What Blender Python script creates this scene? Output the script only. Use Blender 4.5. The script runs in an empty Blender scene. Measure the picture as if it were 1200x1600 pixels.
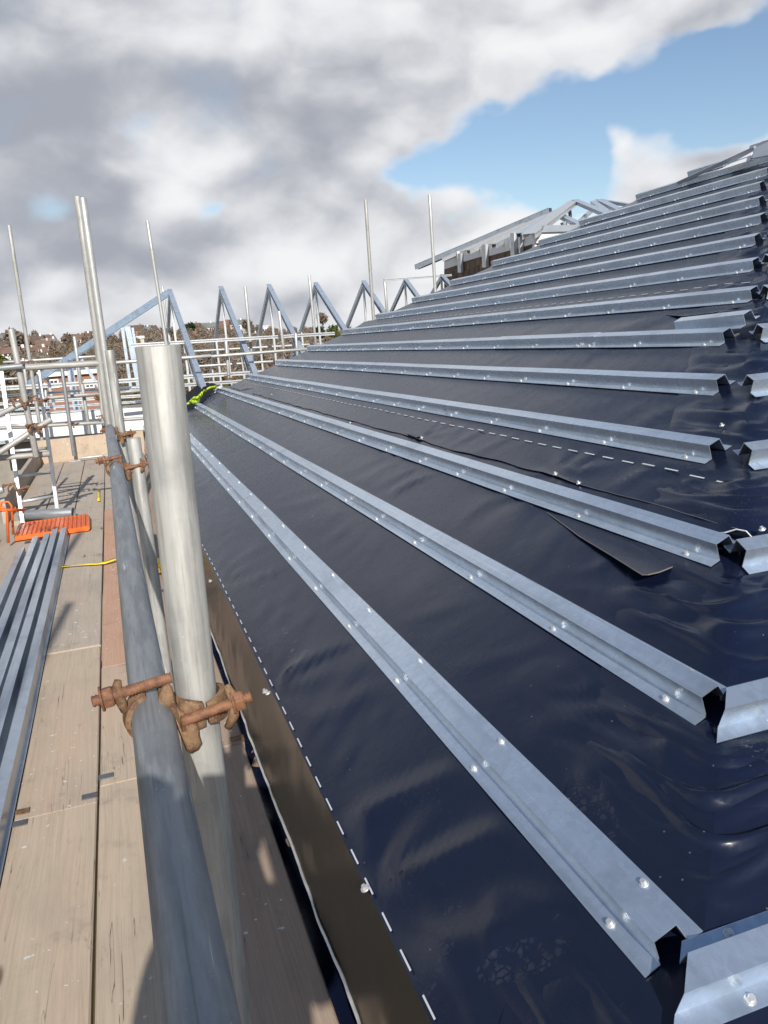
import bpy, bmesh, math, random
from mathutils import Vector, Matrix, noise, Quaternion
rad = math.radians
C = bpy.context.scene.collection
scn = bpy.context.scene
random.seed(7)

# ------------------------------------------------------------------ camera
H = 1.38                        # eye height above the scaffold boards (z = 0)
F = 1250.0                      # focal length in photo pixels (1200 x 1600)
_d = Vector((168 - 600, 547 - 800, F))
AY = _d.normalized()
_ny = -F * F / (_d.x * 0.072 + _d.y)
AZ = -Vector((0.072 * _ny, _ny, F)).normalized()
AX = AY.cross(AZ)
W = Matrix((AX, AY, AZ))        # camera (right, down, forward) -> world
EYE = Vector((0, 0, H))
cam_d = bpy.data.cameras.new('camera')
cam = bpy.data.objects.new('camera', cam_d)
C.objects.link(cam)
cr = W @ Vector((1, 0, 0)); cu = W @ Vector((0, -1, 0)); cb = W @ Vector((0, 0, -1))
cam.matrix_world = Matrix(((cr.x, cu.x, cb.x, 0), (cr.y, cu.y, cb.y, 0), (cr.z, cu.z, cb.z, H), (0, 0, 0, 1)))
cam_d.sensor_fit = 'VERTICAL'
cam_d.sensor_height = 32.0
cam_d.lens = F / 1600 * 32.0
cam_d.clip_start = 0.02
cam_d.clip_end = 9000
scn.camera = cam

def ray(px, py): return W @ Vector((px - 600, py - 800, F))
def at(px, py, Y):
    r = ray(px, py); return EYE + r * (Y / r.y)
def onz(px, py, z=0.0):
    r = ray(px, py); return EYE + r * ((z - H) / r.z)

# ------------------------------------------------------------------ light
SUN_EL, SUN_AZ = rad(31), rad(6.5)      # shadows run forward and a little to the right
sd = bpy.data.lights.new('sun', 'SUN'); sd.energy = 4.6; sd.angle = rad(0.5); sd.color = (1, 0.95, 0.87)
so = bpy.data.objects.new('sun', sd); C.objects.link(so)
_dir = Vector((math.sin(SUN_AZ) * math.cos(SUN_EL), math.cos(SUN_AZ) * math.cos(SUN_EL), -math.sin(SUN_EL)))
so.rotation_euler = _dir.to_track_quat('-Z', 'Y').to_euler()
so.location = (0, -20, 20)
scn.view_settings.view_transform = 'Standard'
scn.view_settings.look = 'None'
scn.view_settings.exposure = 0.22
scn.view_settings.gamma = 1.0
scn.render.film_transparent = False
try:
    scn.cycles.max_bounces = 6
except Exception: pass

# node helpers -----------------------------------------------------
class NT:
    def __init__(s, tree): s.t = tree; s.n = tree.nodes; s.l = tree.links
    def new(s, typ, **kw):
        n = s.n.new(typ)
        for k, v in kw.items():
            if hasattr(n, k): setattr(n, k, v)
        return n
    def put(s, sock, v):
        if hasattr(v, 'is_output'): s.l.new(v, sock)
        elif v is not None: sock.default_value = v
    def math(s, op, a, b=None, c=None, clamp=False):
        n = s.n.new('ShaderNodeMath'); n.operation = op; n.use_clamp = clamp
        s.put(n.inputs[0], a)
        if b is not None: s.put(n.inputs[1], b)
        if c is not None: s.put(n.inputs[2], c)
        return n.outputs[0]
    def vmath(s, op, a, b=None):
        n = s.n.new('ShaderNodeVectorMath'); n.operation = op
        s.put(n.inputs[0], a)
        if b is not None: s.put(n.inputs[1], b)
        return n.outputs['Value'] if op in ('LENGTH', 'DISTANCE', 'DOT_PRODUCT') else n.outputs[0]
    def mix(s, f, a, b, mode='MIX'):
        n = s.n.new('ShaderNodeMix'); n.data_type = 'RGBA'; n.blend_type = mode; n.clamp_factor = True
        s.put(n.inputs[0], f); s.put(n.inputs[6], a); s.put(n.inputs[7], b)
        return n.outputs[2]
    def noise(s, vec, scale, detail=4, rough=0.55, dist=0.0):
        n = s.n.new('ShaderNodeTexNoise'); s.put(n.inputs['Vector'], vec)
        n.inputs['Scale'].default_value = scale; n.inputs['Detail'].default_value = detail
        n.inputs['Roughness'].default_value = rough; n.inputs['Distortion'].default_value = dist
        return n.outputs['Fac']
    def voro(s, vec, scale, feature='F1', out='Distance'):
        n = s.n.new('ShaderNodeTexVoronoi'); n.feature = feature; s.put(n.inputs['Vector'], vec)
        n.inputs['Scale'].default_value = scale
        return n.outputs[out]
    def ramp(s, f, lo, hi, a=0.0, b=1.0):
        n = s.n.new('ShaderNodeMapRange'); n.interpolation_type = 'SMOOTHSTEP'
        s.put(n.inputs[0], f); n.inputs[1].default_value = lo; n.inputs[2].default_value = hi
        n.inputs[3].default_value = a; n.inputs[4].default_value = b
        return n.outputs[0]
    def scale(s, vec, x, y, z):
        n = s.n.new('ShaderNodeMapping'); s.put(n.inputs[0], vec); n.inputs['Scale'].default_value = (x, y, z)
        return n.outputs[0]
    def bump(s, h, strength, dist, normal=None):
        n = s.n.new('ShaderNodeBump'); s.put(n.inputs['Height'], h)
        n.inputs['Strength'].default_value = strength; n.inputs['Distance'].default_value = dist
        if normal is not None: s.put(n.inputs['Normal'], normal)
        return n.outputs[0]
def rgb(r, g, b): return (r, g, b, 1.0)

# ------------------------------------------------------------------ sky
world = bpy.data.worlds.new('World'); scn.world = world; world.use_nodes = True
w = NT(world.node_tree); w.n.clear()
out = w.new('ShaderNodeOutputWorld'); bg = w.new('ShaderNodeBackground')
bg.inputs['Strength'].default_value = 0.1
w.l.new(bg.outputs[0], out.inputs[0])
sky = w.new('ShaderNodeTexSky'); sky.sky_type = 'NISHITA'; sky.sun_disc = False
sky.sun_elevation = SUN_EL; sky.sun_rotation = math.pi + SUN_AZ
sky.air_density = 1.0; sky.dust_density = 0.4; sky.ozone_density = 1.6
tc = w.new('ShaderNodeTexCoord'); D = w.vmath('NORMALIZE', tc.outputs['Generated'])
sep = w.new('ShaderNodeSeparateXYZ'); w.l.new(D, sep.inputs[0])
# cloud-layer coordinates: a direction hits a flat layer overhead, softened near the horizon
P = w.scale(D, 1.0, 1.0, 1.55)          # clouds a little wider than tall
def warped(vec, scale, amt, det):
    n = w.new('ShaderNodeTexNoise'); w.l.new(vec, n.inputs['Vector']); n.inputs['Scale'].default_value = scale; n.inputs['Detail'].default_value = det
    v = w.vmath('SCALE', w.vmath('SUBTRACT', n.outputs['Color'], (0.5, 0.5, 0.5))); v.node.inputs['Scale'].default_value = amt
    return v
DW = w.vmath('ADD', D, warped(P, 6.0, 0.15, 4))
def blobs(lst):
    tot = None
    for px, py, rdeg, wt in lst:
        v = ray(px, py).normalized()
        d = w.vmath('DISTANCE', DW, tuple(v))
        g = w.math('MULTIPLY', w.ramp(d, 0.0, rad(rdeg) * 1.6, 1.0, 0.0), wt)
        tot = g if tot is None else w.math('ADD', tot, g)
    return tot
PW = w.vmath('ADD', P, warped(P, 5.0, 0.12, 4))
def billow(vec):
    """cauliflower-like density: layered smooth cells on top of fractal noise"""
    v = w.new('ShaderNodeTexVoronoi'); v.feature = 'F1'; w.l.new(vec, v.inputs['Vector'])
    v.inputs['Scale'].default_value = 5.5; v.inputs['Detail'].default_value = 1.0; v.inputs['Roughness'].default_value = 0.5; v.inputs['Lacunarity'].default_value = 2.2
    f = w.noise(vec, 4.0, 6, 0.52)
    return w.math('ADD', w.math('MULTIPLY', w.math('SUBTRACT', 0.75, v.outputs['Distance']), 0.55), w.math('MULTIPLY', f, 0.75))
b0 = billow(PW); b1 = billow(w.vmath('ADD', PW, (-0.010, -0.006, 0.045)))
n1 = w.noise(PW, 2.6, 4, 0.55)
n3 = w.math('SUBTRACT', w.noise(PW, 11.0, 6, 0.60), 0.5)
blue = blobs([(720, 285, 3.8, .7), (640, 300, 2.6, .4), (790, 255, 3.8, .62), (850, 225, 3.8, .62), (920, 195, 3.6, .55), (990, 160, 3.6, .6), (1075, 120, 3.8, .78), (1165, 92, 3.8, .8), (1130, 125, 3, .4), (860, 275, 3.0, .45), (650, 300, 2.4, .35), (560, 312, 1.6, .32),
              (236, 218, 1.3, .30), (345, 345, 1.0, .3), (1060, 240, 3.0, .4), (268, 0, 1.2, .25), (1190, 160, 3.4, .35), (1150, 165, 2.6, .25), (925, 280, 2.6, .3), (80, 312, 1.4, .25)])
cov_add = blobs([(1000, 40, 7, .3), (1150, -20, 5, .3), (700, 120, 7, .35), (600, 390, 6, .3), (740, 350, 4, .3), (1005, 208, 2.6, .65), (1075, 168, 1.9, .45), (945, 222, 2.0, .5), (1150, 215, 3.4, .3), (830, 318, 2.4, .35), (560, 220, 5, .25), (920, 310, 2.4, .3)])
cover = w.math('ADD', w.math('SUBTRACT', w.math('ADD', w.math('MULTIPLY', b0, 0.70), w.math('ADD', w.math('MULTIPLY', n1, 0.45), 0.27)), w.math('MULTIPLY', blue, 1.22)), cov_add)
behind = w.ramp(sep.outputs[2], 0.40, 0.58, 0.0, 0.50)
behind = w.math('ADD', behind, w.ramp(sep.outputs[1], 0.3, -0.3, 0.0, 0.38))
cover = w.math('SUBTRACT', cover, behind)
cover = w.math('ADD', cover, w.ramp(sep.outputs[2], 0.0, 0.16, 0.30, 0.0))
cover = w.math('ADD', cover, w.math('MULTIPLY', n3, 0.32))
cmask = w.ramp(cover, 0.20, 0.68)
dark = blobs([(300, 190, 7, .16), (430, 205, 6, .18), (590, 210, 7, .22), (720, 175, 5, .16), (40, 235, 7, .24), (160, 210, 6, .20), (480, 260, 4, .12), (30, 400, 8, .08), (880, 115, 5, .12), (300, 440, 7, .04), (120, 345, 3, .08), (1000, 85, 4, .10), (560, 440, 6, .06)])
lite = blobs([(600, 20, 14, .16), (330, 80, 6, .16), (265, 262, 3.2, .26), (320, 285, 3.2, .24), (205, 300, 2.8, .20), (440, 240, 2.0, .2), (80, 30, 7, .08), (470, 345, 5, .12), (1010, 190, 4, .16), (705, 175, 2.0, .14),
              (900, 30, 8, .12), (620, 390, 7, .14), (820, 310, 5, .16), (200, 370, 3, .14), (60, 320, 3, .10)])
puff = w.math('ADD', w.math('MULTIPLY', w.math('SUBTRACT', b0, b1), 1.15), w.math('ADD', w.math('MULTIPLY', w.math('SUBTRACT', b0, 0.55), 0.32), w.math('MULTIPLY', n3, 0.42)))
lum = w.math('ADD', w.math('SUBTRACT', w.math('ADD', puff, 0.58), w.math('MULTIPLY', dark, 1.35)), w.math('MULTIPLY', lite, 1.25))
lum = w.math('ADD', lum, w.math('MULTIPLY', w.math('SUBTRACT', 1.0, cmask), 0.25))
lum = w.math('ADD', lum, w.ramp(sep.outputs[2], 0.02, 0.22, 0.13, 0.03))
ccol = w.mix(w.ramp(lum, 0.08, 1.0), rgb(3.3, 3.5, 4.0), rgb(7.8, 7.85, 8.0))
skyc = w.mix(0.0, sky.outputs[0], rgb(0, 0, 0))
final = w.mix(cmask, skyc, ccol)
w.l.new(final, bg.inputs['Color'])

# ------------------------------------------------------------------ mesh helpers
class MB:
    def __init__(s): s.v = []; s.f = []; s.smooth = []
    def add(s, verts, faces, smooth=False):
        o = len(s.v); s.v += [Vector(p) for p in verts]
        for f in faces: s.f.append([i + o for i in f]); s.smooth.append(smooth)
        return s
    def box(s, lo, hi, M=None):
        x0, y0, z0 = lo; x1, y1, z1 = hi
        vs = [Vector(p) for p in ((x0,y0,z0),(x1,y0,z0),(x1,y1,z0),(x0,y1,z0),(x0,y0,z1),(x1,y0,z1),(x1,y1,z1),(x0,y1,z1))]
        if M is not None: vs = [M @ v for v in vs]
        return s.add(vs, [(3,2,1,0),(4,5,6,7),(0,1,5,4),(1,2,6,5),(2,3,7,6),(3,0,4,7)])
    def bar(s, p, q, a, b, up=(0, 0, 1)):
        """square bar from p to q, width a across, b along up"""
        p, q = Vector(p), Vector(q); d = (q - p).normalized(); u = Vector(up)
        sx = d.cross(u).normalized(); u = sx.cross(d).normalized()
        M = Matrix((( sx.x, d.x, u.x, p.x), (sx.y, d.y, u.y, p.y), (sx.z, d.z, u.z, p.z), (0,0,0,1)))
        return s.box((-a/2, 0, -b/2), (a/2, (q-p).length, b/2), M)
    def rings(s, rings, closed=True, cap=False, smooth=True):
        n = len(rings[0]); o = len(s.v)
        for r in rings: s.v += [Vector(p) for p in r]
        for i in range(len(rings) - 1):
            for j in range(n if closed else n - 1):
                k = (j + 1) % n
                s.f.append([o+i*n+j, o+i*n+k, o+(i+1)*n+k, o+(i+1)*n+j]); s.smooth.append(smooth)
        if cap:
            s.f.append([o+j for j in reversed(range(n))]); s.smooth.append(False)
            s.f.append([o+(len(rings)-1)*n+j for j in range(n)]); s.smooth.append(False)
        return s
    def path(s, pts, r, n=10, cap=True):
        pts = [Vector(p) for p in pts]; rr = r if isinstance(r, (list, tuple)) else [r] * len(pts)
        rings = []; ref = None
        for i, p in enumerate(pts):
            d = (pts[min(i+1, len(pts)-1)] - pts[max(i-1, 0)]).normalized()
            if ref is None: ref = d.orthogonal().normalized()
            ref = (ref - d * ref.dot(d)).normalized(); b = d.cross(ref)
            rings.append([p + (ref * math.cos(t) + b * math.sin(t)) * rr[i] for t in (2*math.pi*k/n for k in range(n))])
        return s.rings(rings, cap=cap, smooth=n > 6)
    def cyl(s, p, q, r, n=12): return s.path([p, q], r, n)
    def build(s, name, mat, parent=None, shift=True, bevel=0, recalc=True):
        me = bpy.data.meshes.new(name)
        org = Vector((0, 0, 0))
        if parent is not None: org = parent.matrix_basis.translation.copy()
        elif shift and s.v:
            org = sum(s.v, Vector()) / len(s.v)
        me.from_pydata([tuple(v - org) for v in s.v], [], s.f)
        for p, sm in zip(me.polygons, s.smooth): p.use_smooth = sm
        if recalc:
            bm = bmesh.new(); bm.from_mesh(me); bmesh.ops.recalc_face_normals(bm, faces=bm.faces); bm.to_mesh(me); bm.free()
        me.materials.append(mat)
        o = bpy.data.objects.new(name, me); C.objects.link(o)
        if parent is not None: o.parent = parent
        else: o.location = org
        if bevel:
            b = o.modifiers.new('bevel', 'BEVEL'); b.width = bevel; b.segments = 2; b.limit_method = 'ANGLE'
        return o
def tag(o, label=None, cat=None, group=None, kind=None):
    for k, v in (('label', label), ('category', cat), ('group', group), ('kind', kind)):
        if v: o[k] = v
    return o
def empty(name, loc, label=None, cat=None, group=None):
    o = bpy.data.objects.new(name, None); C.objects.link(o); o.location = loc; o.empty_display_size = 0.1
    o.matrix_basis = Matrix.Translation(Vector(loc))
    return tag(o, label, cat, group)
def copy_tree(o, parent=None):
    c = o.copy(); C.objects.link(c)
    if parent is not None: c.parent = parent
    for ch in [x for x in bpy.data.objects if x.parent == o]: copy_tree(ch, c)
    return c

# ------------------------------------------------------------------ materials
def mat(name):
    m = bpy.data.materials.new(name); m.use_nodes = True
    t = NT(m.node_tree); b = m.node_tree.nodes['Principled BSDF']
    return m, t, b
def objco(t, rnd=True):
    tc = t.new('ShaderNodeTexCoord')
    if not rnd: return tc.outputs['Object']
    oi = t.new('ShaderNodeObjectInfo')
    v = t.new('ShaderNodeCombineXYZ')
    for k in range(3): t.l.new(t.math('MULTIPLY', oi.outputs['Random'], 37.0 + 11 * k), v.inputs[k])
    return t.vmath('ADD', tc.outputs['Object'], v.outputs[0])
def plain(name, col, rough=0.6, metal=0.0, var=0.25, sc=8.0, spec=0.5, bump=0.0):
    m, t, b = mat(name); co = objco(t)
    n = t.noise(co, sc, 6, 0.6)
    c2 = tuple(x * (1 - var) for x in col)
    t.l.new(t.mix(t.ramp(n, 0.3, 0.7), rgb(*col), rgb(*c2)), b.inputs['Base Color'])
    b.inputs['Roughness'].default_value = rough; b.inputs['Metallic'].default_value = metal
    b.inputs['Specular IOR Level'].default_value = spec
    if bump: t.l.new(t.bump(t.noise(co, sc * 4, 5), bump, 0.01), b.inputs['Normal'])
    return m
def galv(name, col, rough=0.38, metal=0.9, streak=(4, 30, 30), spangle=55, dirt=0.25, weather=False):
    m, t, b = mat(name); co = objco(t)
    vc = t.voro(co, spangle, out='Color')
    sv = t.new('ShaderNodeSeparateColor'); t.l.new(vc, sv.inputs[0])
    st = t.noise(t.scale(co, *streak), 1.0, 6, 0.65)
    cl = t.noise(co, 5.0, 6, 0.6)
    base = t.mix(t.math('MULTIPLY', sv.outputs[0], 0.35), rgb(*col), rgb(*[c * 0.72 for c in col]))
    base = t.mix(t.ramp(st, 0.52, 0.78, 0, 0.55), base, rgb(*[min(1, c * 1.28) for c in col]))
    base = t.mix(t.ramp(cl, 0.5, 0.75, 0, dirt * 2), base, rgb(col[0] * .55, col[1] * .55, col[2] * .56))
    lg = t.noise(t.scale(co, *[v * .45 for v in streak]), 1.0, 3, 0.5)
    base = t.mix(t.ramp(lg, 0.50, 0.72, 0, dirt * 1.6), base, rgb(col[0] * .60, col[1] * .59, col[2] * .56))
    if weather:
        wa = t.noise(t.scale(co, 62, 62, 7), 1.0, 6, 0.65); wb = t.noise(t.scale(co, 190, 190, 5), 1.0, 4, 0.6)
        base = t.mix(t.ramp(wa, 0.42, 0.62, 0, .8), base, rgb(col[0] * 1.25, col[1] * 1.24, col[2] * 1.22))
        base = t.mix(t.ramp(wb, 0.54, 0.68, 0, .6), base, rgb(col[0] * .72, col[1] * .66, col[2] * .58))
        mo = t.noise(t.scale(co, 1, 1, .6), 70, 3, 0.6); base = t.mix(t.ramp(mo, 0.70, 0.73, 0, .7), base, rgb(.42, .40, .36))
        scr = t.noise(t.scale(co, 140, 140, 6), 1.0, 2, 0.5); base = t.mix(t.math('MULTIPLY', t.ramp(scr, 0.70, 0.76), t.ramp(cl, 0.45, 0.55)), base, rgb(.75, .75, .73))
        ru = t.noise(t.scale(co, 30, 30, 12), 1.0, 5, 0.7); base = t.mix(t.ramp(ru, 0.70, 0.80, 0, .7), base, rgb(.26, .13, .06))
    # white oxide bloom specks
    sp = t.noise(co, 90, 3, 0.7)
    base = t.mix(t.math('MULTIPLY', t.ramp(sp, 0.66, 0.74, 0, .45), t.ramp(cl, 0.46, 0.62)), base, rgb(.72, .73, .74))
    t.l.new(base, b.inputs['Base Color'])
    b.inputs['Metallic'].default_value = metal
    t.l.new(t.math('ADD', t.math('MULTIPLY', cl, 0.22), rough - 0.1), b.inputs['Roughness'])
    t.l.new(t.bump(t.noise(co, 16, 4), 0.08, 0.01), b.inputs['Normal'])
    return m
M_hat = galv('galvanised_hat', (.63, .715, .82), 0.26, 0.80, (60, 2.5, 60), 70)
M_truss = galv('galvanised_truss', (.52, .60, .69), 0.38, 0.55, (20, 20, 20), 30)
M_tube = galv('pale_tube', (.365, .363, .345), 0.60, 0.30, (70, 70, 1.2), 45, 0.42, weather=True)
M_tube_far = galv('bright_tube', (.50, .50, .48), 0.45, 0.45, (50, 50, 2.0), 20, 0.2)
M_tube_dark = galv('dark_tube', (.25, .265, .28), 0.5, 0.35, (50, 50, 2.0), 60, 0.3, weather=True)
M_alu = galv('aluminium', (.62, .63, .64), 0.4, 0.5, (30, 30, 2.0), 20, 0.1)
M_hatdark = galv('dull_purlin', (.50, .56, .63), 0.32, 0.75, (60, 2.5, 60), 50, .35)
M_hip = galv('blue_hip_steel', (.30, .385, .48), 0.4, 0.6, (20, 20, 20), 30)
M_screw = plain('screw_zinc', (.80, .80, .80), 0.42, 0.7)
M_white = plain('white_panel', (.82, .82, .82), 0.5, 0, 0.06, 2)
M_orange = plain('orange_plastic', (.80, .16, .025), 0.4, 0, 0.25, 12)
M_yellow = plain('yellow_strap', (.85, .62, .01), 0.5, 0, 0.2, 20)
M_hivis = plain('hivis_yellow', (.62, .85, .03), 0.6, 0, 0.2, 20)
M_jacket = plain('black_cloth', (.012, .013, .020), 0.85, 0, 0.3, 30, 0.3, 0.4)
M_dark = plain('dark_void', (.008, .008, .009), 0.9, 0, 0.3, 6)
M_render = plain('pale_block', (.30, .27, .23), 0.9, 0, 0.3, 4)
M_capgrey = plain('grey_flashing', (.45, .48, .52), 0.4, 0.6, 0.15, 4)

def rust_mat():
    m, t, b = mat('rusty_forging'); co = objco(t)
    n = t.noise(co, 45, 8, 0.7); g = t.noise(co, 160, 4, 0.7)
    c = t.mix(t.ramp(n, 0.35, 0.62), rgb(.11, .055, .032), rgb(.25, .155, .088))
    c = t.mix(t.ramp(g, 0.55, 0.72, 0, 0.7), c, rgb(.37, .30, .215))
    t.l.new(c, b.inputs['Base Color']); b.inputs['Roughness'].default_value = 0.85
    b.inputs['Specular IOR Level'].default_value = 0.25
    t.l.new(t.bump(t.math('ADD', n, t.math('MULTIPLY', g, .5)), 0.55, 0.004), b.inputs['Normal'])
    return m
M_rust = rust_mat()
def rustbolt_mat():
    m, t, b = mat('rusty_bolt'); co = objco(t)
    n = t.noise(co, 70, 6, 0.7)
    c = t.mix(t.ramp(n, 0.35, 0.65), rgb(.12, .052, .03), rgb(.25, .115, .055))
    t.l.new(c, b.inputs['Base Color']); b.inputs['Roughness'].default_value = 0.7
    t.l.new(t.bump(n, 0.4, 0.003), b.inputs['Normal'])
    return m
M_bolt = rustbolt_mat()

def wood_mat(name, light, dark, red=0.0):
    m, t, b = mat(name); co = objco(t)
    wn = t.new('ShaderNodeTexNoise'); t.l.new(t.scale(co, 7, 1.1, 7), wn.inputs['Vector']); wn.inputs['Scale'].default_value = 1; wn.inputs['Detail'].default_value = 3
    wv = t.vmath('SCALE', wn.outputs['Color']); wv.node.inputs['Scale'].default_value = 0.05
    co2 = t.vmath('ADD', co, wv)
    grain = t.noise(t.scale(co2, 120, 1.1, 120), 1.0, 6, 0.6)
    fine = t.noise(t.scale(co2, 330, 5, 330), 1.0, 3, 0.6)
    blot = t.noise(t.scale(co, 3.0, 1.2, 3), 1.0, 6, 0.6)
    kn = t.voro(t.scale(co, 6.5, 1.5, 6.5), 1.0)
    c = t.mix(t.ramp(grain, 0.30, 0.80, 0, .6), rgb(*light), rgb(*dark))
    c = t.mix(t.ramp(fine, 0.55, 0.7, 0, 0.22), c, rgb(*[x * .55 for x in dark]))
    c = t.mix(t.ramp(blot, 0.5, 0.72, 0, 0.5), c, rgb(light[0] * .62, light[1] * .64, light[2] * .68))
    mo = t.noise(t.scale(co, 9, 3.5, 9), 1.0, 5, 0.6)
    pk = t.noise(t.scale(co, 5, 1.0, 5), 1.0, 4, 0.6)
    c = t.mix(t.ramp(pk, 0.45, 0.68, 0, .5), c, rgb(light[0] * .98, light[1] * .86, light[2] * .84))
    saw = t.noise(t.scale(co, 6, 260, 6), 1.0, 2, 0.5)
    c = t.mix(t.math('MULTIPLY', t.ramp(saw, 0.60, 0.72, 0, .22), t.ramp(pk, .5, .42)), c, rgb(light[0] * .6, light[1] * .6, light[2] * .6))
    c = t.mix(t.ramp(mo, 0.45, 0.75, 0, .45), c, rgb(light[0] * .70, light[1] * .72, light[2] * .76))
    # thin dark checks along the grain
    ck = t.noise(t.scale(co2, 46, 0.55, 46), 1.0, 2, 0.5)
    chk = t.ramp(t.math('ABSOLUTE', t.math('SUBTRACT', ck, 0.58)), 0.0, 0.006, 1.0, 0.0)
    chk = t.math('MULTIPLY', chk, t.ramp(blot, 0.46, 0.56))
    c = t.mix(t.math('MULTIPLY', chk, 0.8), c, rgb(.05, .038, .03))
    c = t.mix(t.ramp(kn, 0.035, 0.085, 0.75, 0), c, rgb(.06, .035, .02))
    # spilled plaster / paint flecks and dust
    fl = t.noise(t.scale(co, 38, 38, 38), 1.0, 2, 0.5); fl2 = t.noise(co, 1.7, 2)
    c = t.mix(t.math('MULTIPLY', t.ramp(fl, 0.69, 0.71), t.ramp(fl2, 0.5, 0.55)), c, rgb(.62, .60, .56))
    st = t.noise(co, 4.2, 5, 0.65)
    c = t.mix(t.ramp(st, 0.56, 0.74, 0, 0.5), c, rgb(.18, .145, .12))
    st2 = t.noise(t.scale(co, 22, 6, 22), 1.0, 5, 0.7); c = t.mix(t.ramp(st2, 0.62, 0.74, 0, 0.5), c, rgb(.15, .115, .09))
    t.l.new(c, b.inputs['Base Color']); b.inputs['Roughness'].default_value = 0.85
    b.inputs['Specular IOR Level'].default_value = 0.25
    hh = t.math('SUBTRACT', t.math('ADD', grain, t.math('MULTIPLY', fine, .5)), t.math('MULTIPLY', chk, 1.2))
    t.l.new(t.bump(hh, 0.35, 0.004), b.inputs['Normal'])
    return m
M_wood = wood_mat('scaffold_board', (.52, .42, .315), (.37, .29, .21))
M_wood_grey = wood_mat('grey_board', (.48, .41, .33), (.36, .30, .24))
M_wood_red = wood_mat('reddish_board', (.53, .335, .235), (.42, .25, .17))
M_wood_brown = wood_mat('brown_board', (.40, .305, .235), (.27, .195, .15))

# roof geometry (metres). u counts battens up the slope, S apart; y runs along the eaves
S = 0.38; PIT = rad(23.7); cP, sP = math.cos(PIT), math.sin(PIT)
RX0, RZ0 = 1.565 * S, -2.407 * S + H
RN = Vector((-sP, 0, cP)); RO = Vector((RX0, 0, RZ0))
def sag(y): return -0.004 * max(0.0, y - 2.0)
def R(u, y, h=0.0): return RO + Vector((u * S * cP, y, u * S * sP + sag(y))) + RN * h
def yR(u): return (1.85 + 0.93 * u) * S            # near hip
def yL(u): return (30.35 - 0.86 * u) * S           # far hip
UE = -0.77                                          # eave fold
UR = 15.9                                           # ridge
def rf(px, py, h=0.0):
    """photo point -> (u, y) on the main roof slope"""
    r = ray(px, py); o = RO + RN * h
    P = EYE + r * ((o - EYE).dot(RN) / r.dot(RN))
    for _ in range(3):
        o = RO + RN * h + Vector((0, 0, sag(P.y))); P = EYE + r * ((o - EYE).dot(RN) / r.dot(RN))
    return ((P.x - RX0 + h * sP) / cP / S, P.y)
HIPD = R(1, yR(1)) - R(0, yR(0)); HN = Vector((1, 0, 0)).cross(HIPD).normalized()
if HN.z < 0: HN = -HN
HV = HN.cross(Vector((1, 0, 0))).normalized()
if HV.z < 0: HV = -HV
HP0 = R(0, yR(0))
def Hp(x, u, h=0.0, dv=0.0):
    """point on the near hip slope: world x, batten level u, dv metres further up slope"""
    v = u * S * sP / HV.z + dv
    return Vector((x, HP0.y, HP0.z)) + HV * v + HN * h
def hipx(u): return RX0 + u * S * cP

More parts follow.
